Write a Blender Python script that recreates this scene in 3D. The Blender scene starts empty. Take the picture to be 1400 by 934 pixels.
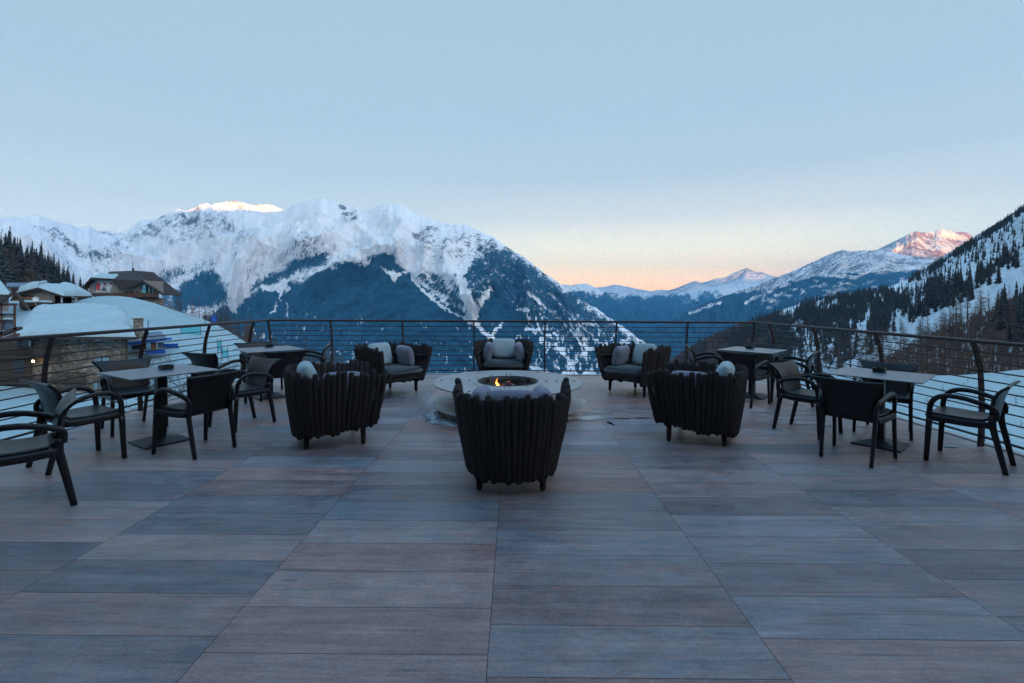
DENOISE = True; EXPOSURE = 2.09; BACK = (1.6, 1.4, 1.2); GLOW = (2.7, 2.45, 2.25); ZEN = (1.3, 1.8, 2.2)
HAZE_D = 4.0e-5; HAZE_COL = (.13, .50, .96, 1)
import bpy, bmesh, math, random
import numpy as np
from mathutils import Vector, Matrix
random.seed(7)
scene = bpy.context.scene
C = scene.collection
PI = math.pi
# ------------------------------------------------------------------ camera model (1400x934 photograph)
F = 640.0; H = 1.487; ROLL = math.radians(.25); YAW = math.radians(.3); HY = 413.0

def ray(px, py):
    a = (px - 700) / F; b = (HY - py) / F
    x = a * np.cos(ROLL) - b * np.sin(ROLL); z = a * np.sin(ROLL) + b * np.cos(ROLL)
    return x * np.cos(YAW) - np.sin(YAW), x * np.sin(YAW) + np.cos(YAW), z

def at(px, py, Y):
    x, y, z = ray(px, py); t = Y / y
    return x * t, Y + 0 * x, H + z * t

def topx(x, y, z):
    z = z - H
    xc = x * np.cos(YAW) + y * np.sin(YAW); yc = -x * np.sin(YAW) + y * np.cos(YAW)
    r = xc * np.cos(ROLL) + z * np.sin(ROLL); u = -xc * np.sin(ROLL) + z * np.cos(ROLL)
    return 700 + F * r / yc, HY - F * u / yc

cd = bpy.data.cameras.new('camera'); cam = bpy.data.objects.new('camera', cd); C.objects.link(cam); scene.camera = cam
cd.sensor_width = 36; cd.lens = F / 1400 * 36; cd.shift_y = -(467 - HY) / 1400; cd.clip_end = 120000; cd.clip_start = .05
right = Vector((math.cos(ROLL), 0, math.sin(ROLL))); up = Vector((-math.sin(ROLL), 0, math.cos(ROLL))); back = Vector((0, -1, 0))
M = Matrix((right, up, back)).transposed().to_4x4()
cam.matrix_world = Matrix.Translation((0, 0, H)) @ Matrix.Rotation(YAW, 4, 'Z') @ M

# ------------------------------------------------------------------ helpers
def tag(o, label=None, cat=None, group=None, kind=None):
    if label: o['label'] = label
    if cat: o['category'] = cat
    if group: o['group'] = group
    if kind: o['kind'] = kind
    return o

def empty(name, label, cat, loc=(0, 0, 0), rz=0, group=None):
    o = bpy.data.objects.new(name, None); C.objects.link(o)
    o.empty_display_size = .2
    o.location = loc; o.rotation_euler = (0, 0, rz)
    return tag(o, label, cat, group)

def copy_tree(o, parent=None):
    c = o.copy(); C.objects.link(c); c.parent = parent
    for ch in list(o.children): copy_tree(ch, c)
    return c

def finish(name, bm, mats, parent=None, smooth=False, recalc=True):
    if recalc: bmesh.ops.recalc_face_normals(bm, faces=bm.faces)
    me = bpy.data.meshes.new(name); bm.to_mesh(me); bm.free()
    if not isinstance(mats, (list, tuple)): mats = [mats]
    for m in mats: me.materials.append(m)
    if smooth:
        me.polygons.foreach_set('use_smooth', [True] * len(me.polygons))
    o = bpy.data.objects.new(name, me); C.objects.link(o)
    if parent: o.parent = parent
    return o

def box(bm, c, s, rz=0, bevel=0, mat=0, rot=None):
    r = bmesh.ops.create_cube(bm, size=1)
    vs = r['verts']
    mx = Matrix.Translation(c) @ (rot if rot else Matrix.Rotation(rz, 4, 'Z')) @ Matrix.Diagonal((*s, 1))
    bmesh.ops.transform(bm, matrix=mx, verts=vs)
    fs = set(f for v in vs for f in v.link_faces)
    for f in fs: f.material_index = mat
    if bevel:
        es = set(e for v in vs for e in v.link_edges)
        bmesh.ops.bevel(bm, geom=list(es), offset=bevel, segments=2, affect='EDGES', profile=.6)
    return vs

def sweep(bm, pts, rad, seg=8, ref=(1, 0, 0), p=2.0, round_end=False, mat=0):
    """tube along pts; rad = (a,b) or list of them: a along ref-ish axis, b across; p = superellipse power"""
    pts = [Vector(q) for q in pts]; n = len(pts)
    if isinstance(rad, (int, float)): rad = (rad, rad)
    if isinstance(rad, tuple): rad = [rad] * n
    if round_end:
        a, b = rad[0]; t0 = (pts[1] - pts[0]).normalized(); t1 = (pts[-1] - pts[-2]).normalized(); m = (a + b) / 2
        a2, b2 = rad[-1]; m2 = (a2 + b2) / 2
        pre = [pts[0] - t0 * m * k for k in (.98, .85, .5)]; post = [pts[-1] + t1 * m2 * k for k in (.5, .85, .98)]
        pts = pre + pts + post
        rad = [(a * .2, b * .2), (a * .55, b * .55), (a * .87, b * .87)] + list(rad) + [(a2 * .87, b2 * .87), (a2 * .55, b2 * .55), (a2 * .2, b2 * .2)]
        n = len(pts)
    rings = []
    ref = Vector(ref)
    for i in range(n):
        t = (pts[min(i + 1, n - 1)] - pts[max(i - 1, 0)]).normalized()
        x = (ref - t * ref.dot(t))
        if x.length < 1e-4: x = Vector((0, 1, 0)) - t * t.y
        x.normalize(); y = t.cross(x)
        ring = []
        for k in range(seg):
            th = 2 * PI * (k + .5) / seg
            cx, sy = math.cos(th), math.sin(th)
            ex = math.copysign(abs(cx) ** (2 / p), cx); ey = math.copysign(abs(sy) ** (2 / p), sy)
            ring.append(bm.verts.new(pts[i] + x * (ex * rad[i][0]) + y * (ey * rad[i][1])))
        rings.append(ring)
    fs = []
    for i in range(n - 1):
        for k in range(seg):
            fs.append(bm.faces.new((rings[i][k], rings[i][(k + 1) % seg], rings[i + 1][(k + 1) % seg], rings[i + 1][k])))
    fs.append(bm.faces.new(rings[0][::-1])); fs.append(bm.faces.new(rings[-1]))
    for f in fs: f.material_index = mat
    return rings

def smoothpts(P, k=4):
    P = [Vector(p) for p in P]; out = []
    for i in range(len(P) - 1):
        p0 = P[max(i - 1, 0)]; p1 = P[i]; p2 = P[i + 1]; p3 = P[min(i + 2, len(P) - 1)]
        for j in range(k):
            t = j / k
            out.append(.5 * ((2 * p1) + (-p0 + p2) * t + (2 * p0 - 5 * p1 + 4 * p2 - p3) * t * t + (-p0 + 3 * p1 - 3 * p2 + p3) * t ** 3))
    out.append(P[-1]); return out

def lathe(bm, prof, n=48, c=(0, 0, 0), mat=0, close=True):
    rings = []
    for r, z in prof:
        rings.append([bm.verts.new((c[0] + r * math.cos(2 * PI * k / n), c[1] + r * math.sin(2 * PI * k / n), c[2] + z)) for k in range(n)])
    m = len(prof)
    for i in range(m if close else m - 1):
        a, b = rings[i], rings[(i + 1) % m]
        for k in range(n):
            bm.faces.new((a[k], a[(k + 1) % n], b[(k + 1) % n], b[k])).material_index = mat
    return rings

def poly(bm, pts, mat=0):
    f = bm.faces.new([bm.verts.new(p) for p in pts]); f.material_index = mat; return f

def prism(bm, pts, d, mat=0):
    """closed polygon pts extruded by vector d"""
    a = [bm.verts.new(Vector(p)) for p in pts]; b = [bm.verts.new(Vector(p) + Vector(d)) for p in pts]; n = len(a)
    fs = [bm.faces.new(a), bm.faces.new(b[::-1])]
    for i in range(n): fs.append(bm.faces.new((a[i], b[i], b[(i + 1) % n], a[(i + 1) % n])))
    for f in fs: f.material_index = mat

# numpy noise
def _hash(ix, iy, s):
    n = (ix.astype(np.int64) * 374761393 + iy.astype(np.int64) * 668265263 + s * 1274126177) & 0x7fffffff
    n = ((n ^ (n >> 13)) * 1274126177) & 0x7fffffff
    n = n ^ (n >> 16)
    return (n & 0xffff) / 65535.0

def vnoise(x, y, s=0):
    ix = np.floor(x); iy = np.floor(y); fx = x - ix; fy = y - iy
    fx = fx * fx * (3 - 2 * fx); fy = fy * fy * (3 - 2 * fy)
    a = _hash(ix, iy, s); b = _hash(ix + 1, iy, s); c = _hash(ix, iy + 1, s); d = _hash(ix + 1, iy + 1, s)
    return (a * (1 - fx) + b * fx) * (1 - fy) + (c * (1 - fx) + d * fx) * fy

def fbm(x, y, s=0, o=5, g=.5, ridge=False):
    t = 0; a = 1; w = 0
    for i in range(o):
        n = vnoise(x, y, s + i * 17)
        if ridge: n = 1 - abs(2 * n - 1)
        t = t + a * n; w += a; a *= g; x = x * 2.03 + 11.3; y = y * 2.03 + 5.7
    return t / w

def soft_poly(px, py, P, w=4.0):
    P = np.array(P, float); n = len(P); ins = np.zeros(px.shape, bool); d = np.full(px.shape, 1e9)
    for i in range(n):
        x0, y0 = P[i]; x1, y1 = P[(i + 1) % n]
        cond = ((y0 > py) != (y1 > py)) & (px < (x1 - x0) * (py - y0) / ((y1 - y0) + 1e-9) + x0)
        ins ^= cond
        d = np.minimum(d, seg_dist(px, py, x0, y0, x1, y1))
    sd = np.where(ins, d, -d)
    return np.clip(.5 + sd / (2 * w), 0, 1)

def seg_dist(px, py, x0, y0, x1, y1):
    dx, dy = x1 - x0, y1 - y0; L = dx * dx + dy * dy + 1e-9
    t = np.clip(((px - x0) * dx + (py - y0) * dy) / L, 0, 1)
    return np.hypot(px - x0 - t * dx, py - y0 - t * dy)

def soft_line(px, py, P, w=3.0):
    d = np.full(px.shape, 1e9)
    for (x0, y0), (x1, y1) in zip(P[:-1], P[1:]): d = np.minimum(d, seg_dist(px, py, x0, y0, x1, y1))
    return np.clip(1.3 - d / w, 0, 1)

def grid_mesh(name, X, Y, Z, mat, attrs=None, smooth=True, uv=None):
    nv, nu = X.shape
    me = bpy.data.meshes.new(name)
    co = np.stack([X, Y, Z], -1).reshape(-1, 3).astype(np.float32)
    me.vertices.add(nu * nv); me.vertices.foreach_set('co', co.ravel())
    i = np.arange((nv - 1) * (nu - 1)); r = i // (nu - 1); c = i % (nu - 1); a = r * nu + c
    q = np.stack([a, a + 1, a + nu + 1, a + nu], -1).astype(np.int32)
    me.loops.add(q.size); me.loops.foreach_set('vertex_index', q.ravel())
    me.polygons.add(len(q)); me.polygons.foreach_set('loop_start', (np.arange(len(q)) * 4).astype(np.int32))
    me.polygons.foreach_set('loop_total', np.full(len(q), 4, np.int32))
    me.update(calc_edges=True)
    me.polygons.foreach_set('use_smooth', np.full(len(q), smooth))
    for k, v in (attrs or {}).items():
        at_ = me.attributes.new(k, 'FLOAT', 'POINT'); at_.data.foreach_set('value', v.astype(np.float32).ravel())
    if uv is not None:
        at_ = me.attributes.new('flow', 'FLOAT_VECTOR', 'POINT')
        vv = np.stack([uv[0], uv[1], 0 * uv[0]], -1).astype(np.float32); at_.data.foreach_set('vector', vv.ravel())
    me.materials.append(mat)
    o = bpy.data.objects.new(name, me); C.objects.link(o); return o

# ------------------------------------------------------------------ node helpers
def mat(name):
    m = bpy.data.materials.new(name); m.use_nodes = True
    nt = m.node_tree; b = nt.nodes['Principled BSDF']
    return m, nt, b
def N(nt, t, **kw):
    n = nt.nodes.new(t)
    for k, v in kw.items():
        if k in n.inputs.keys() if hasattr(n.inputs, 'keys') else False: n.inputs[k].default_value = v
        else: setattr(n, k, v)
    return n
def L(nt, a, b): nt.links.new(a, b)
def ramp(nt, fac, stops, interp='LINEAR'):
    r = nt.nodes.new('ShaderNodeValToRGB'); r.color_ramp.interpolation = interp
    e = r.color_ramp.elements
    while len(e) < len(stops): e.new(.5)
    for i, (p, c) in enumerate(stops):
        e[i].position = p; e[i].color = (*c, 1) if len(c) == 3 else c
    L(nt, fac, r.inputs[0]); return r.outputs[0]
def math_(nt, op, a, b=None, clamp=False):
    n = nt.nodes.new('ShaderNodeMath'); n.operation = op; n.use_clamp = clamp
    for i, v in enumerate((a, b)):
        if v is None: continue
        if isinstance(v, (int, float)): n.inputs[i].default_value = v
        else: L(nt, v, n.inputs[i])
    return n.outputs[0]
def mixc(nt, f, a, b, mode='MIX'):
    n = nt.nodes.new('ShaderNodeMix'); n.data_type = 'RGBA'; n.blend_type = mode
    if isinstance(f, (int, float)): n.inputs[0].default_value = f
    else: L(nt, f, n.inputs[0])
    for i, v in ((6, a), (7, b)):
        if isinstance(v, tuple): n.inputs[i].default_value = (*v, 1)
        else: L(nt, v, n.inputs[i])
    return n.outputs[2]
def noise(nt, vec, scale, detail=4, rough=.55, out=0, dist=0):
    n = nt.nodes.new('ShaderNodeTexNoise'); n.inputs['Scale'].default_value = scale
    n.inputs['Detail'].default_value = detail; n.inputs['Roughness'].default_value = rough
    n.inputs['Distortion'].default_value = dist
    if vec is not None: L(nt, vec, n.inputs['Vector'])
    return n.outputs[out]
def mapping(nt, vec, scale=(1, 1, 1), rot=(0, 0, 0)):
    n = nt.nodes.new('ShaderNodeMapping'); n.inputs['Scale'].default_value = scale; n.inputs['Rotation'].default_value = rot
    L(nt, vec, n.inputs['Vector']); return n.outputs[0]
def coord(nt, which='Object'):
    return nt.nodes.new('ShaderNodeTexCoord').outputs[which]
def attr(nt, name, out='Fac'):
    n = nt.nodes.new('ShaderNodeAttribute'); n.attribute_name = name; return n.outputs[out]
def bump(nt, h, b, strength=.3, dist=.01):
    n = nt.nodes.new('ShaderNodeBump'); n.inputs['Strength'].default_value = strength; n.inputs['Distance'].default_value = dist
    L(nt, h, n.inputs['Height']); L(nt, n.outputs[0], b.inputs['Normal'])

def simple(name, col, rough=.6, metal=0, var=.25, scale=8, bumpd=0, spec=None, stretch=(1, 1, 1)):
    m, nt, b = mat(name)
    v = mapping(nt, coord(nt), stretch)
    n = noise(nt, v, scale, 5)
    c = mixc(nt, n, tuple(x * (1 - var) for x in col), tuple(min(1, x * (1 + var)) for x in col))
    L(nt, c, b.inputs['Base Color']); b.inputs['Roughness'].default_value = rough; b.inputs['Metallic'].default_value = metal
    if spec is not None: b.inputs['Specular IOR Level'].default_value = spec
    if bumpd: bump(nt, noise(nt, v, scale * 6, 4), b, .5, bumpd)
    return m

# ------------------------------------------------------------------ materials
M_black = simple('charcoal_resin', (.0075, .008, .010), .42, 0, .2, 14, .0006, .4)
M_rope = None
def rope_mat():
    m, nt, b = mat('rope_weave'); b.inputs['Specular IOR Level'].default_value = .25
    g = nt.nodes.new('ShaderNodeTexCoord').outputs['Object']
    w = nt.nodes.new('ShaderNodeTexWave'); w.bands_direction = 'Z'; w.inputs['Scale'].default_value = 38; w.inputs['Distortion'].default_value = 3; w.inputs['Detail'].default_value = 2
    L(nt, g, w.inputs['Vector'])
    n = noise(nt, g, 90, 3)
    c = mixc(nt, n, (.010, .0085, .009), (.062, .050, .049))
    L(nt, c, b.inputs['Base Color']); b.inputs['Roughness'].default_value = .85
    h = math_(nt, 'ADD', w.outputs['Fac'], n)
    bump(nt, h, b, .8, .004)
    return m
M_rope = rope_mat()
def fabric(name, col, sc=260):
    m, nt, b = mat(name)
    g = coord(nt)
    n1 = noise(nt, mapping(nt, g, (1, 6, 1)), sc, 2); n2 = noise(nt, mapping(nt, g, (6, 1, 1)), sc, 2)
    n3 = noise(nt, g, 6, 3)
    f = math_(nt, 'MULTIPLY', math_(nt, 'ADD', n1, n2), .5)
    f = math_(nt, 'ADD', math_(nt, 'MULTIPLY', f, .7), math_(nt, 'MULTIPLY', n3, .3))
    L(nt, mixc(nt, f, tuple(x * .65 for x in col), tuple(x * 1.3 for x in col)), b.inputs['Base Color'])
    b.inputs['Roughness'].default_value = .9; b.inputs['Sheen Weight'].default_value = .2
    bump(nt, math_(nt, 'ADD', f, math_(nt, 'MULTIPLY', n3, 3)), b, .5, .004)
    return m
M_cush_light = fabric('pale_pillow_cloth', (.31, .39, .42))
M_cush_grey = fabric('mauve_grey_pillow_cloth', (.18, .185, .24))
M_seat = fabric('dark_seat_cloth', (.05, .062, .075))
M_table = simple('grey_laminate_top', (.085, .12, .145), .35, 0, .1, 4, .0002)
M_steel_dark = simple('dark_steel', (.010, .010, .012), .4, .3, .25, 8, .0004)
M_rail = simple('brown_painted_steel', (.034, .023, .024), .45, .3, .35, 5, .0006)
M_edge = simple('pale_metal_flashing', (.34, .33, .33), .45, .3, .3, 3)
M_concrete = simple('concrete', (.22, .21, .2), .85, 0, .2, 1.2, .003)
def deck_mat():
    m, nt, b = mat('wood_look_tiles')
    g = coord(nt)
    r = attr(nt, 'tint')
    comb = nt.nodes.new('ShaderNodeCombineXYZ'); L(nt, math_(nt, 'MULTIPLY', r, 37), comb.inputs[2])
    va = nt.nodes.new('ShaderNodeVectorMath'); va.operation = 'ADD'; L(nt, g, va.inputs[0]); L(nt, comb.outputs[0], va.inputs[1])
    v = va.outputs[0]
    def con(q, k_, c_=.5): return math_(nt, 'ADD', math_(nt, 'MULTIPLY', math_(nt, 'SUBTRACT', q, c_), k_), .5, True)
    s1 = con(noise(nt, mapping(nt, v, (.55, 7, 1)), 1.8, 7, .68, dist=.5), 2.4)     # broad streaks along the board
    s2 = con(noise(nt, mapping(nt, v, (2.0, 50, 1)), 1.5, 6, .72), 2.6)   # fine grain
    s3 = con(noise(nt, mapping(nt, v, (1, 1.5, 1)), 4.2, 8, .75), 3.2)          # cloudy worn patches
    s4 = con(noise(nt, mapping(nt, v, (.7, 1, 1)), 75, 5, .9), 4.2)                               # salt and pepper
    s5 = con(noise(nt, mapping(nt, v, (.8, 1.9, 1)), 5.5, 7, .75, dist=.8), 3.4)
    kn = nt.nodes.new('ShaderNodeTexVoronoi'); kn.inputs['Scale'].default_value = 2.1; L(nt, mapping(nt, v, (.6, 2.2, 1)), kn.inputs['Vector'])
    knf = ramp(nt, kn.outputs['Distance'], [(0, (1, 1, 1)), (.03, (.7, .7, .7)), (.075, (0, 0, 0))])
    t = math_(nt, 'MULTIPLY', s1, .26)
    for q, k_ in ((s2, .22), (s3, .26), (s4, .26)): t = math_(nt, 'ADD', t, math_(nt, 'MULTIPLY', q, k_))
    t = math_(nt, 'ADD', t, math_(nt, 'MULTIPLY', math_(nt, 'SUBTRACT', r, .5), .32))
    cool = ramp(nt, t, [(.12, (.050, .066, .086)), (.45, (.145, .168, .195)), (.75, (.25, .275, .30)), (.95, (.38, .40, .41))])
    warm = ramp(nt, t, [(.12, (.095, .044, .040)), (.45, (.275, .155, .135)), (.75, (.45, .275, .235)), (.95, (.62, .42, .36))])
    f = math_(nt, 'ADD', math_(nt, 'MULTIPLY', s5, .65), math_(nt, 'MULTIPLY', attr(nt, 'tone'), .85)); f = math_(nt, 'ADD', math_(nt, 'MULTIPLY', s1, .25), math_(nt, 'SUBTRACT', f, .27), True)
    c3 = mixc(nt, f, cool, warm)
    thin = con(noise(nt, mapping(nt, v, (.8, 30, 1)), 1.1, 4, .6), 9, .34)         # thin dark cracks running with the grain
    c3 = mixc(nt, math_(nt, 'MULTIPLY', math_(nt, 'SUBTRACT', 1.0, thin), .55), c3, (.03, .024, .026))
    c3 = mixc(nt, math_(nt, 'MULTIPLY', knf, .6), c3, (.03, .024, .024))
    wear = con(noise(nt, mapping(nt, g, (1, 1.3, 1)), 9, 6, .75), 6, .69)
    c3 = mixc(nt, math_(nt, 'MULTIPLY', wear, .35), c3, (.34, .33, .33))           # scuffs and dried salt
    L(nt, c3, b.inputs['Base Color'])
    L(nt, ramp(nt, math_(nt, 'ADD', math_(nt, 'MULTIPLY', s3, .6), math_(nt, 'MULTIPLY', s4, .4)), [(.2, (.28, .28, .28)), (.8, (.54, .54, .54))]), b.inputs['Roughness'])
    b.inputs['Specular IOR Level'].default_value = .6
    bump(nt, math_(nt, 'ADD', math_(nt, 'ADD', s2, s1), math_(nt, 'MULTIPLY', s4, .6)), b, .5, .0018)
    return m
M_deck = deck_mat()
M_grout = simple('dark_joint', (.02, .02, .022), .9)
def snow_mat(name='snow', near=True):
    m, nt, b = mat(name)
    g = coord(nt)
    n1 = noise(nt, g, .35, 6, .6); n2 = noise(nt, g, 2.2, 6, .65)
    f = math_(nt, 'ADD', math_(nt, 'MULTIPLY', n1, .6), math_(nt, 'MULTIPLY', n2, .4))
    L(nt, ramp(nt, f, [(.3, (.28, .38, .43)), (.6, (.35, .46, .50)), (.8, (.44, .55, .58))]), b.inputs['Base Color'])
    b.inputs['Roughness'].default_value = .75
    bump(nt, f, b, .7, .35 if near else 1.0)
    return m
M_snow = snow_mat()
def ground_snow_mat():
    m, nt, b = mat('snow_ground')
    g = coord(nt)
    n1 = noise(nt, g, .12, 7, .62); n2 = noise(nt, g, 1.3, 6, .65); d = attr(nt, 'dirt')
    f = math_(nt, 'ADD', math_(nt, 'MULTIPLY', n1, .6), math_(nt, 'MULTIPLY', n2, .4))
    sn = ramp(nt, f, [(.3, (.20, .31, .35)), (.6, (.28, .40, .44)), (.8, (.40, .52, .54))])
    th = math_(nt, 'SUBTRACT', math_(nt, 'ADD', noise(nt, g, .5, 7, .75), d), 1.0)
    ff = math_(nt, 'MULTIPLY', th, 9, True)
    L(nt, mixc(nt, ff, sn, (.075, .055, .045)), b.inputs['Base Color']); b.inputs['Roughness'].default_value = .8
    bump(nt, f, b, .8, .5)
    return m
M_snowg = ground_snow_mat()
def mountain_mat(name, fcol=(.005, .060, .108), rock=(.10, .095, .10), snow=(.84, .84, .85), s=1.0, snow2=(.72, .745, .79)):
    m, nt, b = mat(name)
    g = mapping(nt, coord(nt), (1 / 1000,) * 3)
    fl = mapping(nt, attr(nt, 'flow', 'Vector'), (1 / 1000,) * 3)
    f = attr(nt, 'forest'); k = attr(nt, 'rock')
    streak = noise(nt, mapping(nt, fl, (1, .4, 1)), 8 / s, 6, .7, dist=.8)
    fine = noise(nt, mapping(nt, fl, (1, .45, 1)), 34 / s, 5, .8)
    mid = noise(nt, mapping(nt, fl, (1, .6, 1)), 5 / s, 4, .6)
    def con(v, k_, c_=.5): return math_(nt, 'ADD', math_(nt, 'MULTIPLY', math_(nt, 'SUBTRACT', v, c_), k_), .5, True)
    dens = math_(nt, 'ADD', math_(nt, 'MULTIPLY', con(streak, 3.0), .3), math_(nt, 'MULTIPLY', con(fine, 3.2), .7))
    ff = math_(nt, 'MULTIPLY', math_(nt, 'ADD', math_(nt, 'SUBTRACT', math_(nt, 'ADD', f, dens), 1.0), .05), 7, True)
    kn = noise(nt, fl, 26 / s, 6, .85, dist=.5)
    kd = math_(nt, 'ADD', math_(nt, 'MULTIPLY', con(kn, 3.4), .66), math_(nt, 'MULTIPLY', con(streak, 3.0), .34))
    kf = math_(nt, 'MULTIPLY', math_(nt, 'SUBTRACT', math_(nt, 'ADD', k, kd), 1.0), 6, True)
    sn = mixc(nt, ramp(nt, mid, [(.3, (0, 0, 0)), (.7, (1, 1, 1))]), snow2, snow)
    rk = mixc(nt, fine, tuple(x * .5 for x in rock), tuple(x * 1.6 for x in rock))
    fn_ = math_(nt, 'ADD', math_(nt, 'MULTIPLY', con(noise(nt, mapping(nt, fl, (1, .45, 1)), 11 / s, 6, .75, dist=.6), 3.4), .55), math_(nt, 'MULTIPLY', con(fine, 3.5), .45))
    fo = mixc(nt, fn_, tuple(x * .28 for x in fcol), (fcol[0] * 2.6 + .012, fcol[1] * 1.7, fcol[2] * 1.55))
    c = mixc(nt, kf, sn, rk); c = mixc(nt, ff, c, fo)
    L(nt, c, b.inputs['Base Color']); b.inputs['Roughness'].default_value = .9; b.inputs['Specular IOR Level'].default_value = .1
    bump(nt, math_(nt, 'ADD', math_(nt, 'MULTIPLY', streak, 1.0), math_(nt, 'MULTIPLY', fine, .35)), b, .8, 40 * s)
    return m
# ------------------------------------------------------------------ world, sun, haze
SUN_E = math.radians(2.0); SUN_A = math.radians(-4)      # low sun behind the camera
w = bpy.data.worlds.new('World'); scene.world = w; w.use_nodes = True
nt = w.node_tree; bg = nt.nodes['Background']
sky = nt.nodes.new('ShaderNodeTexSky'); sky.sky_type = 'NISHITA'; sky.sun_disc = False
sky.sun_elevation = SUN_E; sky.sun_rotation = math.radians(180) - SUN_A; sky.altitude = 1800; sky.dust_density = .6; sky.air_density = 1
gen = nt.nodes.new('ShaderNodeTexCoord').outputs['Generated']
nrm = nt.nodes.new('ShaderNodeVectorMath'); nrm.operation = 'NORMALIZE'; L(nt, gen, nrm.inputs[0])
sp = nt.nodes.new('ShaderNodeSeparateXYZ'); L(nt, nrm.outputs[0], sp.inputs[0])
el = math_(nt, 'MULTIPLY', math_(nt, 'ARCSINE', sp.outputs['Z']), 180 / PI / 90)     # 0..1 = horizon..zenith
def lin(r, g, b, k=1.0):
    f = lambda v: ((v / 255 + .055) / 1.055) ** 2.4 if v > 10 else v / 255 / 12.92
    return (f(r) * k, f(g) * k, f(b) * k)
cool = ramp(nt, el, [(0, lin(244, 242, 238, 1.7)), (.05, lin(240, 243, 242, 1.35)), (.11, lin(218, 231, 238)), (.16, lin(194, 213, 227)), (.23, lin(178, 204, 221)), (.40, lin(171, 197, 211)), (.6, lin(120, 160, 196)), (1, lin(84, 124, 170))])
warm = ramp(nt, el, [(0, lin(255, 178, 112, 3.3)), (.035, lin(255, 208, 148, 2.6)), (.07, lin(255, 238, 200, 1.62)), (.11, lin(236, 233, 229, 1.06)), (.16, lin(194, 210, 222)), (.23, lin(178, 203, 220)), (.40, lin(171, 197, 211)), (.6, lin(120, 160, 196)), (1, lin(84, 124, 170))])
az = nt.nodes.new('ShaderNodeMath'); az.operation = 'ARCTAN2'; L(nt, sp.outputs['X'], az.inputs[0]); L(nt, sp.outputs['Y'], az.inputs[1])
d = math_(nt, 'ABSOLUTE', math_(nt, 'SUBTRACT', az.outputs[0], .27))
wf = nt.nodes.new('ShaderNodeMapRange'); wf.interpolation_type = 'SMOOTHSTEP'; L(nt, d, wf.inputs[0])
wf.inputs[1].default_value = .12; wf.inputs[2].default_value = .78; wf.inputs[3].default_value = 1; wf.inputs[4].default_value = 0
grad = mixc(nt, wf.outputs[0], cool, warm)
band = mixc(nt, noise(nt, mapping(nt, nrm.outputs[0], (1, 1, 7)), 1.6, 4, .5), (.97, .985, 1.0), (1.03, 1.015, 1.0))
grad = mixc(nt, 1.0, grad, band, 'MULTIPLY')
below = ramp(nt, math_(nt, 'ADD', sp.outputs['Z'], .5), [(.49, (.12, .16, .2)), (.5, (1, 1, 1))])
grad = mixc(nt, 1.0, grad, below, 'MULTIPLY')
skys = mixc(nt, 1.0, sky.outputs[0], (.06, .06, .06), 'MULTIPLY')
# sky behind the viewer and overhead is brightened to light the snow and deck
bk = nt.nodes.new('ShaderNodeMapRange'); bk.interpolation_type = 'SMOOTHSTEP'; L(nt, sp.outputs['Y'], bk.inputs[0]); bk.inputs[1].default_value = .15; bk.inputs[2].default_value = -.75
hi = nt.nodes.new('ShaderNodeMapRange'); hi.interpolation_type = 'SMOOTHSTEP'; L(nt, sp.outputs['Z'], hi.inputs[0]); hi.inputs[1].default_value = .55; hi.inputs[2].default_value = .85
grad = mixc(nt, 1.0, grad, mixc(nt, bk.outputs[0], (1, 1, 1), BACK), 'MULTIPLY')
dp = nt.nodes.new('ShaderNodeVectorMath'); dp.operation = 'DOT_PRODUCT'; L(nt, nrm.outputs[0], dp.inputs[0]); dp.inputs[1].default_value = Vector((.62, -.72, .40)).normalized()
glow = math_(nt, 'POWER', math_(nt, 'MAXIMUM', dp.outputs['Value'], 0.0), 5)  # added sky glow right of the sun, to bring out slope relief
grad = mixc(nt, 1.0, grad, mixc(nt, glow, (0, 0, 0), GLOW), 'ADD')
grad = mixc(nt, 1.0, grad, mixc(nt, hi.outputs[0], (1, 1, 1), ZEN), 'MULTIPLY')
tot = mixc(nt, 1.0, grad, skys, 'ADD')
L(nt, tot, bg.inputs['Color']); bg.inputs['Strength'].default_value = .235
sd = bpy.data.lights.new('sun', 'SUN'); sun = bpy.data.objects.new('sun', sd); C.objects.link(sun)
sd.energy = 5.0; sd.angle = math.radians(.5); sd.color = (1.0, .47, .12)
sdir = Vector((math.sin(SUN_A) * math.cos(SUN_E), -math.cos(SUN_A) * math.cos(SUN_E), math.sin(SUN_E)))   # towards the sun
sun.rotation_euler = sdir.to_track_quat('Z', 'Y').to_euler()
# haze
m = bpy.data.materials.new('air'); m.use_nodes = True; nt = m.node_tree; nt.nodes.clear()
pv = nt.nodes.new('ShaderNodeVolumePrincipled'); out = nt.nodes.new('ShaderNodeOutputMaterial'); L(nt, pv.outputs[0], out.inputs['Volume'])
pv.inputs['Color'].default_value = HAZE_COL; pv.inputs['Density'].default_value = HAZE_D; pv.inputs['Anisotropy'].default_value = 0
bm = bmesh.new(); box(bm, (4000, 8500, 600), (37000, 37000, 3400))
hz = finish('haze', bm, m); tag(hz, kind='stuff')
hz.display_type = 'WIRE'

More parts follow.
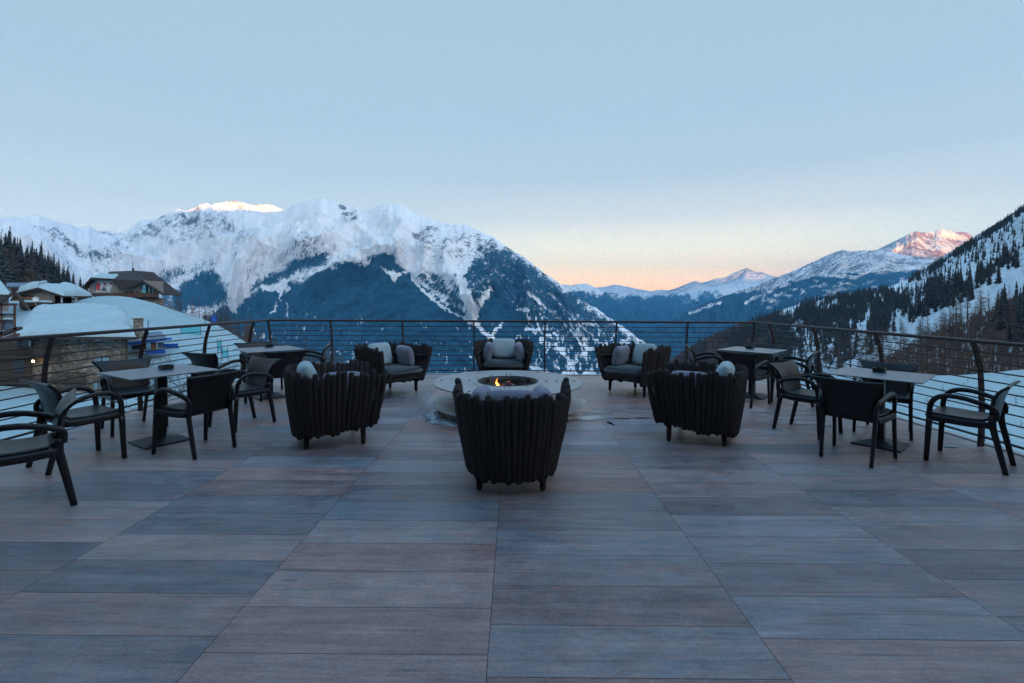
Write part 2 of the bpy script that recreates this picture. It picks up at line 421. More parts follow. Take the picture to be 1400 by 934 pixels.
# ------------------------------------------------------------------ far mountains
def interp(P, x):
    P = sorted(P); return np.interp(x, [p[0] for p in P], [p[1] for p in P])
def mountain(label, ridge, Dp, foot_y, foot_D, material, nu, nv, amp, seed, forest=None, rock=None, jag=1.0, hscale=900., curve=1.0, shear=0.0, back=True, spurs=None, px0=None, px1=None):
    px0 = ridge[0][0] if px0 is None else px0; px1 = ridge[-1][0] if px1 is None else px1
    u = np.linspace(px0, px1, nu); v = np.linspace(0, 1, nv) ** .9
    ry = interp(ridge, u); D = interp(Dp, u); fy = interp(foot_y, u); fD = interp(foot_D, u)
    xx_ = (u - 700) / F * D; hw = np.concatenate([[0], np.cumsum(np.hypot(np.diff(xx_), np.diff(D)))])
    ry = ry + jag * (fbm(hw / 60., u * 0, seed, 5, .6) - .5) * 5 * 6000 / D
    x0, y0, z0 = at(u, ry, D); x1, y1, z1 = at(u, fy, fD)
    V = v[:, None]; U = np.broadcast_to(u, (nv, nu))
    Y = y0 + (y1 - y0) * V; g = V ** curve; Z = z0 + (z1 - z0) * g
    slope = np.hypot(y1 - y0, z1 - z0)
    hu = np.broadcast_to(hw, U.shape); sv = V * slope
    wob = (fbm(hu / hscale, sv / hscale, seed + 5, 3) - .5) * hscale * .9
    sk = hu + sv * .9 * np.sin(hu / (hscale * 1.9) + seed) + shear * sv
    r1 = fbm((sk + wob) / hscale, (sv + wob) / (hscale * 1.7), seed + 9, 6, .52, ridge=True)
    r2 = fbm((sk + wob * .7) / (hscale * .24), sv / (hscale * .42), seed + 31, 5, .6, ridge=True)
    A = amp * np.clip(V * 7, 0, 1) * np.clip((1.05 - V) * 6, 0, 1)
    disp = (r1 - .6) * A * .85 + (r2 - .5) * A * .30
    if spurs:
        qx = U + (fbm(U / 14, V * 14, seed + 3, 4) - .5) * 16; qy = topx(U * 0, Y, Z)[1] + (fbm(U / 11, V * 11, seed + 4, 4) - .5) * 12
        for P_, w_, h_ in spurs:
            dd = np.full(U.shape, 1e9)
            for (xa, ya), (xb, yb) in zip(P_[:-1], P_[1:]): dd = np.minimum(dd, seg_dist(qx, qy, xa, ya, xb, yb))
            disp = disp + h_ * np.maximum(0, 1 - dd / w_) * np.clip(V * 3.2 - .02, 0, 1)
    Y = Y - disp * .9; Z = Z + disp * .42 * np.clip(V * 5, 0, 1)
    rx = (U - 700) / F
    X = np.broadcast_to((U * 0 + 1), U.shape) * 0 + 0.0
    dx = (U - 700) / F                      # keep the columns fanned out with distance
    X = dx * Y * np.cos(YAW) - np.sin(YAW) * Y
    px, py = topx(X, Y, Z)
    at_ = {'forest': forest(px, py, V) if forest else 0 * px, 'rock': rock(px, py, V, r1) if rock else 0 * px}
    o_uv = (sk, sv)
    if back:                                # the far side falls away behind the ridge
        for k, (dy, dz) in enumerate([(.10, -.12), (.35, -.45), (.6, -.9)]):
            hgt = np.maximum(z0 + 900, 200)
            Yb = y0 + hgt * (1.2 * dy / .6 + .2); Zb = z0 + hgt * dz * .9
            Xb = dx[0] * y0 * np.cos(YAW) - np.sin(YAW) * y0
            X = np.vstack([Xb, X]); Y = np.vstack([Yb, Y]); Z = np.vstack([Zb, Z])
            for q in at_: at_[q] = np.vstack([at_[q][0], at_[q]])
            o_uv = (np.vstack([o_uv[0][0], o_uv[0]]), np.vstack([o_uv[1][0], o_uv[1]]))
    o = grid_mesh('mountain', X, Y, Z, material, at_, uv=o_uv)
    tag(o, label, 'mountain', kind='structure'); return o

MM1 = mountain_mat('massif', s=1.0, rock=(.075, .08, .095))
def ms(a, b, x): t = np.clip((x - a) / (b - a), 0, 1); return t * t * (3 - 2 * t)

# the great massif
ridge1 = [(-260, 330), (-120, 306), (0, 298), (25, 297), (50, 295.5), (65, 300), (78, 305), (95, 308), (104, 312), (118, 310), (130, 317), (146, 315), (158, 319), (172, 316), (190, 301), (207, 301), (225, 293), (242, 284.5), (250, 288), (262, 284), (280, 277), (290, 281), (300, 284), (330, 286), (360, 290), (386, 288), (398, 281), (412, 277), (426, 274), (437, 270.5), (448, 273), (460, 275), (472, 281), (485, 285), (500, 288), (512, 283), (525, 279), (540, 281), (549, 281), (560, 288), (580, 296), (600, 303), (618, 306), (640, 309), (660, 317), (676, 326), (690, 336), (710, 349), (730, 362), (745, 373), (757, 383), (770, 392), (783, 403), (800, 412), (820, 425), (838, 438), (858, 452), (880, 467), (905, 486), (940, 512), (985, 545)]
FOREST = [
    ([(236, 520), (236, 480), (262, 452), (285, 430), (305, 418), (318, 422), (345, 407), (352, 396), (380, 398), (400, 387), (425, 377), (445, 371), (462, 361), (478, 358), (500, 359), (517, 351), (530, 349), (538, 356), (548, 366), (556, 376), (565, 377), (572, 388), (590, 402), (606, 413), (622, 418), (636, 430), (650, 438), (662, 452), (670, 462), (690, 520)], 3.5, 1.15),
    ([(330, 398), (352, 382), (380, 369), (410, 354), (445, 343), (453, 350), (446, 365), (420, 372), (396, 382), (372, 388), (345, 402)], 3.5, .78),
    ([(230, 412), (243, 392), (268, 376), (295, 370), (305, 384), (318, 404), (306, 416), (262, 424), (236, 432)], 5, .95),
    ([(196, 400), (206, 376), (232, 364), (262, 360), (292, 350), (312, 344), (298, 366), (270, 376), (244, 386), (225, 410)], 6, .55),
    ([(318, 410), (332, 372), (352, 352), (388, 346), (372, 366), (346, 386), (330, 416)], 7, .45),
    ([(560, 378), (578, 372), (600, 374), (618, 392), (640, 412), (650, 432), (628, 424), (600, 404)], 4, .62),
    ([(610, 400), (624, 372), (642, 348), (666, 342), (706, 362), (740, 392), (790, 430), (830, 470), (860, 520), (700, 520), (690, 440), (672, 396), (655, 428), (646, 424), (634, 408)], 7, .72),
    ([(642, 436), (656, 416), (670, 394), (684, 402), (704, 418), (724, 436), (712, 462), (680, 470), (664, 456)], 3, 1.2),
    ([(650, 330), (700, 340), (760, 385), (830, 432), (880, 468), (940, 512), (985, 545), (700, 545), (680, 440)], 5, .72),
    ([(690, 440), (730, 440), (760, 470), (850, 520), (690, 520), (672, 470)], 9, .92),
    ([(160, 420), (190, 398), (240, 392), (240, 440), (170, 460)], 8, .7),
]
CLEAR = [([(358, 393), (375, 388), (396, 386), (390, 402), (381, 400), (368, 396)], 2.5), ([(516, 364), (530, 367), (548, 375), (551, 380), (536, 383), (526, 374)], 2)]
SNOWL = [([(640, 352), (628, 380), (638, 404), (650, 434)], 5), ([(648, 437), (660, 452), (669, 463)], 2.2), ([(688, 440), (678, 452), (669, 463)], 2.0), ([(669, 400), (657, 420), (646, 436)], 3.0),
         ([(563, 380), (580, 400), (606, 420), (632, 434), (652, 444)], 2.4), ([(385, 400), (379, 415), (372, 430)], 1.6), ([(392, 415), (394, 440)], 1.3), ([(400, 378), (430, 373), (440, 368)], 1.3),
         ([(312, 350), (322, 380), (316, 402)], 4), ([(345, 385), (330, 400), (318, 420)], 3.5), ([(720, 400), (760, 430), (800, 475)], 1.6), ([(750, 400), (790, 440), (830, 480)], 1.3), ([(690, 470), (720, 495), (735, 515)], 1.5), ([(760, 470), (775, 490), (790, 515)], 1.4)]
def forest1(px, py, V):
    wx = px + (vnoise(px / 9, py / 9, 3) - .5) * 7 + (vnoise(px / 3, py / 3, 8) - .5) * 3; wy = py + (vnoise(px / 9, py / 9, 4) - .5) * 9 + (vnoise(px / 2.5, py / 3, 9) - .5) * 4
    f = np.zeros(px.shape)
    for P, w_, s in FOREST: f = np.maximum(f, soft_poly(wx, wy, P, w_ * 2.0) * s * 1.08)
    low = ms(470, 520, py) * .22
    f = f - low * (px > 380) * (vnoise(px / 14, py / 10, 77) > .45)
    f = f - .35 * ms(.66, .80, vnoise(px / 10, py / 9, 40)) * (py > 420)
    f = f - .62 * ms(.63, .73, fbm(px / 2.6, py / 6.5, 123, 3)) * ms(385, 470, py)
    for P, w_ in CLEAR: f = f - 1.2 * soft_poly(wx, wy, P, w_)
    for P, w_ in SNOWL: f = f - 1.3 * soft_line(px + (fbm(px / 4, py / 3, 13, 3) - .5) * 10, py + (fbm(px / 4, py / 3, 15, 3) - .5) * 6, P, w_ * 1.15) * (.45 + vnoise(px / 2.5, py / 2.5, 18) * .75)
    f = np.maximum(f, .22 * ms(345, 380, py) * (px < 560))
    return f
ROCK = [
    ([(44, 306), (62, 302), (80, 314), (100, 322), (124, 338), (150, 352), (140, 360), (112, 350), (86, 338), (60, 322)], 7, .62),
    ([(130, 322), (150, 318), (180, 312), (200, 318), (190, 334), (160, 334)], 6, .65),
    ([(160, 318), (200, 302), (244, 288), (290, 282), (330, 290), (330, 320), (290, 330), (240, 342), (200, 330), (170, 338)], 9, .55),
    ([(400, 322), (420, 308), (446, 300), (490, 284), (500, 296), (462, 318), (420, 330)], 6, .5),
    ([(456, 276), (476, 282), (500, 290), (494, 302), (474, 304), (462, 290)], 4, .66),
    ([(560, 310), (600, 305), (650, 318), (690, 336), (680, 360), (640, 356), (600, 350), (565, 335)], 8, .55),
    ([(640, 308), (676, 324), (712, 348), (760, 382), (800, 412), (850, 452), (800, 470), (700, 400), (660, 350)], 6, .72),
    ([(345, 352), (390, 330), (440, 320), (450, 345), (390, 368)], 8, .42),
]
def rock1(px, py, V, r1):
    f = np.full(px.shape, .13) + .2 * vnoise(px / 18, py / 12, 55)
    for P, w_, s in ROCK: f = np.maximum(f, soft_poly(px + (fbm(px / 9, py / 9, 3, 4) - .5) * 26, py + (fbm(px / 9, py / 9, 4, 4) - .5) * 22, P, w_) * s * (.55 + .8 * fbm(px / 6, py / 4, 66, 3)))
    f = f * .9 + .22 * ms(.72, .86, r1) * (py < 372)
    return f - .15 * soft_line(px, py, [(430, 300), (470, 340), (520, 330)], 25)
mountain('broad snow covered massif with dark blue forest on its lower slopes', ridge1,
         [(-260, 5200), (0, 6200), (180, 7400), (290, 7600), (437, 6500), (530, 6000), (690, 5300), (840, 4300), (985, 3400)],
         [(-260, 545), (985, 560)], [(-260, 3300), (0, 3700), (200, 4500), (400, 4300), (530, 3900), (700, 3300), (840, 2800), (985, 2300)], MM1, 1150, 330, 330, 11, forest1, rock1, hscale=1150., curve=1.0, spurs=[
    ([(437, 271), (432, 298), (404, 326), (352, 350), (316, 388), (300, 420)], 26, 330), ([(500, 287), (474, 308), (450, 338), (402, 352)], 20, 260), ([(530, 281), (548, 316), (536, 350), (500, 362), (440, 385)], 24, 300),
    ([(600, 303), (612, 338), (604, 372), (640, 425)], 18, 240), ([(660, 317), (684, 350), (672, 392), (640, 432)], 16, 220), ([(676, 326), (716, 372), (724, 430)], 16, 200), ([(730, 362), (770, 410), (790, 470)], 14, 120),
    ([(290, 281), (282, 316), (306, 346), (290, 372)], 22, 300), ([(242, 285), (226, 318), (240, 350), (214, 372)], 20, 260), ([(190, 301), (180, 330), (196, 356)], 18, 220), ([(60, 298), (100, 320), (150, 350), (184, 372)], 22, 300), ([(0, 300), (22, 330), (60, 356), (90, 392)], 22, 240), ([(386, 289), (372, 318), (330, 345)], 16, 200), ([(560, 288), (590, 330), (575, 372)], 16, 200), ([(475, 283), (490, 320), (510, 345)], 15, 160)])
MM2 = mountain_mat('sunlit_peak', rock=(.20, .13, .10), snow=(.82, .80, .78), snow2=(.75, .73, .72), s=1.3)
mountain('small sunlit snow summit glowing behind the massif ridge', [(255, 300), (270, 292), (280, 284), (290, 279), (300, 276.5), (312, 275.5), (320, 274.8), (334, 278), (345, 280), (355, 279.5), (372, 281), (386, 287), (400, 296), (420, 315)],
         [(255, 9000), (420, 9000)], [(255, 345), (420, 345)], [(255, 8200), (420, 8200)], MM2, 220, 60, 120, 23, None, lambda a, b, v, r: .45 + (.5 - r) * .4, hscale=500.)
# right hand mountains
MM3 = mountain_mat('right_range', s=1.3, rock=(.075, .08, .095))
R3 = [(842, 478), (862, 464), (880, 455), (900, 447), (920, 437), (940, 426), (960, 416), (980, 408), (1000, 401), (1020, 395), (1040, 388), (1060, 380), (1085, 370), (1092, 366), (1112, 358), (1130, 349), (1150, 341), (1158, 344), (1165, 343), (1185, 343), (1210, 340), (1222, 346), (1238, 349), (1262, 353), (1300, 362), (1360, 372), (1500, 380)]
def forest3(px, py, V):
    wy = py + (vnoise(px / 8, py / 8, 24) - .5) * 4
    line = np.interp(px, [840, 960, 1040, 1085, 1120, 1160, 1200, 1260, 1400], [380, 405, 397, 383, 375, 372, 373, 369, 366])
    f = ms(-1.5, 2.5, wy - line) * 1.0
    f = f - .62 * ms(.40, .75, fbm(px / 9, py / 4, 29, 4)) * ms(368, 380, py) * (py < 425) * (px > 1040)
    f = np.maximum(f, .35 * ms(-14, 0, py - line))
    for P, w_ in [([(1020, 414), (1036, 405), (1050, 399)], 1.8), ([(1050, 399), (1060, 396)], 1.4), ([(943, 428), (965, 420), (985, 414)], 1.6), ([(1122, 376), (1150, 378), (1170, 379)], 2.0)]:
        f = f - .9 * soft_line(px, py + (fbm(px / 4, py / 3, 13, 3) - .5) * 6, P, w_ * 1.4)
    return f
mountain('snowy ridge above a dark forest terrace on the right of the valley', R3, [(842, 5200), (960, 7200), (1085, 9000), (1210, 9600), (1500, 9000)],
         [(842, 505), (1500, 505)], [(842, 4200), (1000, 5200), (1500, 6200)], MM3, 700, 230, 260, 41, forest3, lambda a, b, v, r: .50 + .25 * fbm(a / 12, b / 5, 7, 4) + (.5 - r) * .3, hscale=800., shear=.5)
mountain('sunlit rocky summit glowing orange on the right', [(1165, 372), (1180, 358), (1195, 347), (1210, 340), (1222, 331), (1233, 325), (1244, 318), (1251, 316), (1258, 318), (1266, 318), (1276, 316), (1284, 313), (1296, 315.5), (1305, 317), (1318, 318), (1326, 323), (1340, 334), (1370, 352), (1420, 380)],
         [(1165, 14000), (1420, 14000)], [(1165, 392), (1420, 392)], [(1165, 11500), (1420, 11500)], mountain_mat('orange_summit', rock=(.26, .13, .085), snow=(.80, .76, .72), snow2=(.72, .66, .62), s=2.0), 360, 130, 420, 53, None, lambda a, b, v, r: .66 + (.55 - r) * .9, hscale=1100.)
# distant valley ranges
MM4 = mountain_mat('valley_range', s=2.6, rock=(.11, .11, .12))
def forest4(px, py, V): return ms(388, 420, py + (fbm(px / 10, py / 8, 91, 4) - .5) * 34) * 1.02
mountain('hazy blue range closing the valley', [(735, 410), (755, 395), (768, 389), (780, 390), (792, 388), (803, 388), (812, 392), (822, 399), (840, 401), (856, 403), (872, 401), (888, 404), (905, 403), (925, 400), (945, 397), (965, 393), (985, 391), (1005, 388), (1030, 387), (1060, 384), (1100, 382)],
         [(735, 12000), (820, 14500), (900, 17500), (1100, 16000)], [(735, 452), (1100, 452)], [(735, 10500), (1100, 12500)], MM4, 360, 110, 700, 61, forest4, lambda a, b, v, r: .30 + (.5 - r) * .5, hscale=2200.)
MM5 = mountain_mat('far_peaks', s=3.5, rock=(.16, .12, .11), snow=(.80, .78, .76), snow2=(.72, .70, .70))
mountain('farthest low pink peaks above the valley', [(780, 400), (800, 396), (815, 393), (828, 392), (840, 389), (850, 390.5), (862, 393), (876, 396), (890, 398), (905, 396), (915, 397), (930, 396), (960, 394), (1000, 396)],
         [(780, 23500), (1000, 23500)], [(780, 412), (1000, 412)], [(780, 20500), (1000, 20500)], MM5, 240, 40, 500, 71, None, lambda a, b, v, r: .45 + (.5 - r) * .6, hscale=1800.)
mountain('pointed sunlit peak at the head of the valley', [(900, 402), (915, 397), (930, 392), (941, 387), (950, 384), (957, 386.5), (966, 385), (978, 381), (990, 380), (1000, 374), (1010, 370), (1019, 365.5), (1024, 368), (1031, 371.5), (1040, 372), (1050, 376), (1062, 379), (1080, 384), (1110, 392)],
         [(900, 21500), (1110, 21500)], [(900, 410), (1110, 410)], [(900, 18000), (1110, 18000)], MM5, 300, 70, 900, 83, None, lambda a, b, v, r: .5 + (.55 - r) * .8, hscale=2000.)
# unseen range added behind the viewer, crest set to shade all but the peaks
u = np.linspace(-14000, 22000, 400); v = np.linspace(-1, 1, 24)
U, V = np.meshgrid(u, v); crest = 2003 + (fbm(u / 900, u * 0, 5, 4) - .5) * 60
Z = crest * (1 - np.abs(V) ** 1.1) - 900 * np.abs(V); Y = -5500 + V * 3200 + (fbm(U / 1500, V * 2, 6, 3) - .5) * 500 * (1 - np.abs(V))
o = grid_mesh('mountain', U, Y, Z, MM1, {'forest': .9 - Z / 1500, 'rock': .5 + 0 * Z}, uv=(U, V * 4000))
tag(o, 'unseen high range added behind the terrace to shade the valley', 'mountain', kind='structure')
# valley floor
gm, nt, b = mat('valley_floor')
g = mapping(nt, coord(nt), (1 / 1000,) * 3)
L(nt, ramp(nt, noise(nt, g, 3, 8, .7), [(.45, (.03, .04, .042)), (.58, (.5, .55, .6))]), b.inputs['Base Color']); b.inputs['Roughness'].default_value = .9
bm = bmesh.new(); poly(bm, [(-14400, -9900, -900), (22400, -9900, -900), (22400, 26900, -900), (-14400, 26900, -900)])
tag(finish('ground', bm, gm), kind='structure')

# ------------------------------------------------------------------ near terrain (thin plate spline through surveyed points)
def world_pts(P): return np.array([[float(c) for c in at(float(a), float(b_), float(d))] for a, b_, d in P])
ctrl = world_pts([(0, 600, 28), (60, 565, 36), (0, 537, 53), (90, 534, 56), (170, 537, 56), (205, 522, 55), (250, 522, 50), (310, 520, 50), (180, 486, 74), (240, 482, 75), (330, 500, 62),
                  (260, 447, 96), (300, 445, 108), (322, 462, 92), (232, 426, 104), (190, 409, 106), (150, 405, 108), (100, 410, 108), (20, 428, 92), (-60, 430, 92), (-150, 470, 62), (-150, 560, 40),
                  (100, 420, 150), (200, 422, 150), (250, 440, 150), (300, 470, 150), (360, 500, 130), (400, 520, 100), (450, 530, 60), (560, 560, 60), (700, 565, 60), (700, 580, 200), (500, 560, 250), (300, 500, 320), (100, 470, 320), (-100, 430, 300),
                  (900, 560, 70), (1000, 575, 45), (1100, 575, 38), (1180, 552, 44), (1235, 531, 50), (1290, 521, 52), (1345, 513, 55), (1400, 504, 58), (1500, 492, 60), (1400, 640, 26), (1300, 640, 26), (1500, 600, 30), (1600, 560, 40),
                  (1300, 545, 90), (1450, 525, 100), (1100, 575, 100), (900, 580, 250), (1150, 545, 250), (1400, 540, 250), (700, 560, 420), (200, 520, 420), (1200, 540, 420)])
ctrl = np.vstack([ctrl, [[0, 0, -6], [-30, -5, -7], [30, -5, -7], [0, 14, -6.5], [-12, 10, -7], [12, 10, -7], [-80, -20, -7], [80, -20, -7], [0, 30, -8.2], [0, -40, -6]]])
def tps_fit(P):
    n = len(P); d = np.hypot(P[:, None, 0] - P[None, :, 0], P[:, None, 1] - P[None, :, 1])
    K = d ** 2 * np.log(d + 1e-9) + np.eye(n) * 12.0
    A = np.zeros((n + 3, n + 3)); A[:n, :n] = K; A[:n, n] = 1; A[:n, n + 1:] = P[:, :2]; A[n, :n] = 1; A[n + 1:, :n] = P[:, :2].T
    return np.linalg.solve(A, np.concatenate([P[:, 2], [0, 0, 0]]))
_W = tps_fit(ctrl)
def terrain_z(x, y):
    x = np.asarray(x, float); y = np.asarray(y, float); z = _W[-3] + _W[-2] * x + _W[-1] * y
    for i in range(len(ctrl)):
        d = np.hypot(x - ctrl[i, 0], y - ctrl[i, 1]); z = z + _W[i] * d * d * np.log(d + 1e-9)
    return z
gx = np.concatenate([np.linspace(-420, -130, 50), np.linspace(-128, 120, 420), np.linspace(122, 420, 50)]); gy = np.concatenate([np.linspace(-60, 12, 24), np.linspace(12.4, 130, 300), np.linspace(131, 460, 100)])
GX, GY = np.meshgrid(gx, gy)
GZ = terrain_z(GX, GY) + (fbm(GX / 14, GY / 14, 3, 5) - .5) * 1.3 + (fbm(GX / 2.4, GY / 3.2, 9, 4) - .5) * .28
GZ = np.minimum(GZ, np.where((np.abs(GX) < 8) & (GY < 12), -3.0, 1e9))
# slope away under the right hand forest bank
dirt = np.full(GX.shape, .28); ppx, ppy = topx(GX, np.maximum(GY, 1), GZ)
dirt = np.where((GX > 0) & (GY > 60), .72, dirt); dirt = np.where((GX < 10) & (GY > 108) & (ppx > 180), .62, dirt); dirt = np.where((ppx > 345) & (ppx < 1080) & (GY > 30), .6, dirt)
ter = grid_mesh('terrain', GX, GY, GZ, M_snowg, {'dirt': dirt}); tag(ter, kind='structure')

# ------------------------------------------------------------------ wooded hillsides
class Hill:
    def __init__(s, ridge, D, foot, fD, amp, seed, hs=160.):
        s.r, s.D, s.f, s.fD, s.amp, s.seed, s.hs = ridge, D, foot, fD, amp, seed, hs
    def pos(s, U, V):
        D = interp(s.D, U); fD = interp(s.fD, U)
        x0, y0, z0 = at(U, interp(s.r, U), D); x1, y1, z1 = at(U, interp(s.f, U), fD)
        V2 = V
        Y = y0 + (y1 - y0) * V2; Z = z0 + (z1 - z0) * V2 ** 1.0
        hu = U / F * 500; sv = V * 600
        r1 = fbm(hu / s.hs, sv / (s.hs * 2), s.seed, 5, .5, ridge=True)
        A = s.amp * np.clip(V * 5, 0, 1) * (1 - .85 * V)
        Z = Z + (r1 - .6) * A
        X = (U - 700) / F * Y * np.cos(YAW) - np.sin(YAW) * Y
        return X, Y, Z
    def mesh(s, u0, u1, nu, nv, m, forest, rock, label):
        U, V = np.meshgrid(np.linspace(u0, u1, nu), np.linspace(-.25, 1, nv))
        Vc = np.maximum(V, 0); X, Y, Z = s.pos(U, Vc)
        back_ = np.maximum(-V, 0); Y = Y + back_ * 900; Z = Z - back_ * 420
        px, py = topx(X, Y, Z)
        o = grid_mesh('hills', X, Y, Z, m, {'forest': forest(px, py), 'rock': rock(px, py)}, uv=(U / F * 600, V * 600)); tag(o, label, kind='structure'); return o
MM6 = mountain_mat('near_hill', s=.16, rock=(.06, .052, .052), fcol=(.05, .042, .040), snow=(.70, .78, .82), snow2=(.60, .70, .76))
hillR = Hill([(850, 545), (880, 523), (905, 503), (937, 477), (975, 457), (1012, 442), (1050, 430), (1100, 413), (1150, 405), (1200, 397), (1235, 384), (1255, 372), (1275, 362), (1300, 345), (1325, 329), (1350, 314), (1375, 298), (1400, 280), (1450, 248), (1520, 205), (1640, 150)],
             [(850, 1300), (905, 1250), (1050, 950), (1150, 850), (1250, 900), (1400, 800), (1640, 600)],
             [(850, 590), (1000, 575), (1100, 552), (1200, 540), (1300, 530), (1400, 520), (1640, 500)], [(850, 600), (1000, 420), (1100, 240), (1200, 160), (1300, 120), (1400, 105), (1640, 95)], 26, 17)
def treeR(px, py):      # conifer density on the right hillside, by where it stands
    f = np.zeros(px.shape)
    for P, w_, s in [([(1000, 445), (1050, 428), (1110, 408), (1190, 396), (1250, 400), (1270, 385), (1290, 372), (1330, 358), (1352, 360), (1362, 345), (1380, 342), (1395, 350), (1398, 372), (1372, 362), (1350, 384), (1328, 400), (1300, 408), (1270, 420), (1250, 430), (1232, 450), (1200, 462), (1150, 500), (1060, 520), (900, 520), (940, 480)], 8, 1.0),
                     ([(1240, 384), (1262, 366), (1300, 345), (1350, 312), (1400, 276), (1400, 285), (1352, 322), (1304, 352), (1268, 374)], 3, 1.0),
                     ([(1355, 425), (1372, 408), (1400, 396), (1500, 380), (1500, 470), (1400, 470), (1372, 450)], 6, .9),
                     ([(1368, 392), (1376, 380), (1388, 390), (1380, 404)], 5, .8),
                     ([(1290, 366), (1340, 330), (1400, 300), (1400, 345), (1340, 352)], 8, .22)]:
        f = np.maximum(f, soft_poly(px, py, P, w_) * s)
    for P, w_, s in [([(1215, 470), (1216, 440), (1222, 415), (1234, 420), (1250, 445), (1232, 470)], 6, .9), ([(1270, 470), (1276, 430), (1300, 412), (1342, 400), (1400, 362), (1400, 380), (1350, 418), (1310, 440), (1300, 465)], 5, .85),
                     ([(1160, 470), (1178, 424), (1186, 402), (1192, 430), (1180, 478)], 5, .8), ([(1075, 500), (1105, 470), (1130, 455), (1150, 470), (1110, 510)], 8, .55), ([(1140, 450), (1150, 430), (1158, 452)], 4, .5)]:
        f = f - soft_poly(px, py, P, w_) * s
    f = f * (.25 + .75 * ms(.36, .52, fbm(px / 16, py / 13, 61, 3)))
    return np.clip(f, 0, 1)
def larchR(px, py):
    return np.maximum.reduce([soft_poly(px, py, [(1180, 500), (1240, 470), (1275, 452), (1310, 440), (1345, 420), (1372, 428), (1400, 440), (1600, 430), (1600, 540), (1180, 560)], 7) * 1.0,
                              soft_poly(px, py, [(1100, 500), (1160, 462), (1220, 452), (1270, 455), (1200, 500)], 8) * .45, soft_poly(px, py, [(900, 515), (940, 480), (1000, 460), (1060, 470), (1060, 520)], 8) * .7])
hillR.mesh(845, 1640, 420, 260, MM6, lambda px, py: np.clip(.16 + .95 * treeR(px, py) * .62 + .55 * larchR(px, py) + .9 * ms(1090, 1000, px), 0, 1.1), lambda px, py: .12 + .34 * soft_poly(px, py, [(1238, 385), (1270, 364), (1330, 330), (1400, 285), (1500, 240), (1500, 340), (1340, 352), (1250, 396)], 6), 'steep wooded hillside under snow')
hillL = Hill([(-260, 240), (-120, 306), (0, 372), (30, 384), (60, 394), (85, 402), (110, 409), (135, 418), (170, 432)], [(-260, 260), (170, 230)], [(-260, 470), (170, 470)], [(-260, 110), (170, 140)], 6, 27, 60.)
hillL.mesh(-260, 170, 160, 90, MM6, lambda px, py: .55 + 0 * px, lambda px, py: .3 + 0 * px, 'snowy bank under dark trees on the left')
# ------------------------------------------------------------------ trees
M_needle = simple('spruce_needles', (.021, .032, .038), .85, 0, .6, .9)
M_needle2 = simple('dark_spruce_needles', (.018, .026, .036), .85, 0, .6, .9)
M_bark = simple('bark', (.06, .048, .042), .9, 0, .4, 3)
M_larch = simple('bare_larch_twigs', (.115, .080, .060), .9, 0, .5, .5)
M_larch2 = simple('grey_brown_twigs', (.085, .066, .06), .9, 0, .5, .5)
def conifer_geo(verts, faces, h, R, layers, m, rng, ox=0, oy=0, oz=0, gap=.1, prob=.93):
    for k in range(layers):
        t = (k + .5 * rng.random()) / layers; z = h * (gap + (1 - gap) * t); r = R * (1 - t) ** .82 * rng.uniform(.75, 1.12) + .03 * R
        th0 = rng.random() * 6.28
        for j in range(m):
            if rng.random() > prob: continue
            th = th0 + 6.283 * j / m + rng.uniform(-.25, .25); rr = r * rng.uniform(.6, 1.15); wd = rr * rng.uniform(.38, .6)
            dz = -rr * rng.uniform(.25, .6); c, s = math.cos(th), math.sin(th); i = len(verts); lift = h / layers * rng.uniform(.5, 1.2)
            verts += [(ox, oy, oz + z + lift), (ox + c * rr, oy + s * rr, oz + z + dz), (ox + c * rr * .55 - s * wd, oy + s * rr * .55 + c * wd, oz + z + dz * .75), (ox + c * rr * .55 + s * wd, oy + s * rr * .55 - c * wd, oz + z + dz * .75), (ox + c * rr * .5, oy + s * rr * .5, oz + z - .05 * rr)]
            faces += [(i, i + 2, i + 4), (i, i + 4, i + 3), (i + 2, i + 1, i + 4), (i + 4, i + 1, i + 3)]
def trunk_geo(verts, faces, h, r, ox=0, oy=0, oz=0, n=5, z0=-.6):
    i = len(verts)
    for k in range(n): a = 6.283 * k / n; verts.append((ox + r * math.cos(a), oy + r * math.sin(a), oz + z0))
    verts.append((ox, oy, oz + h))
    for k in range(n): faces.append((i + k, i + (k + 1) % n, i + n))
def pymesh(name, verts, faces, m):
    me = bpy.data.meshes.new(name); me.from_pydata(verts, [], faces); me.update(); me.materials.append(m); return me
def larch_geo(verts, faces, h, R, nb, nt_, rng, ox=0, oy=0, oz=0, tw=.035, conic=True, lean=.25):
    def twig(a, b, w_):
        d = (b - a); s = d.cross(Vector((rng.uniform(-1, 1), rng.uniform(-1, 1), .3)))
        if s.length < 1e-5: return
        s = s.normalized() * w_; i = len(verts)
        verts.extend([tuple(a - s), tuple(a + s), tuple(b)]); faces.append((i, i + 1, i + 2))
    for k in range(nb):
        t = rng.uniform(.14, .98) if conic else rng.uniform(.25, .7); z = h * t; th = rng.random() * 6.283
        L_ = R * ((1 - t) ** .7 + .08) * rng.uniform(.6, 1.1) if conic else R * rng.uniform(.6, 1.1)
        a = Vector((ox, oy, oz + z)); dr = Vector((math.cos(th), math.sin(th), rng.uniform(-.05, .4) if conic else rng.uniform(.3, 1.3)))
        b = a + dr * L_; twig(a, b, tw * 1.8)
        for q in range(nt_):
            u_ = rng.uniform(.25, 1); p = a + (b - a) * u_
            e = p + Vector((dr.x + rng.uniform(-.9, .9), dr.y + rng.uniform(-.9, .9), dr.z + rng.uniform(-.5, .8))) * L_ * .34 * rng.uniform(.5, 1.2)
            twig(p, e, tw)
rng = random.Random(5)
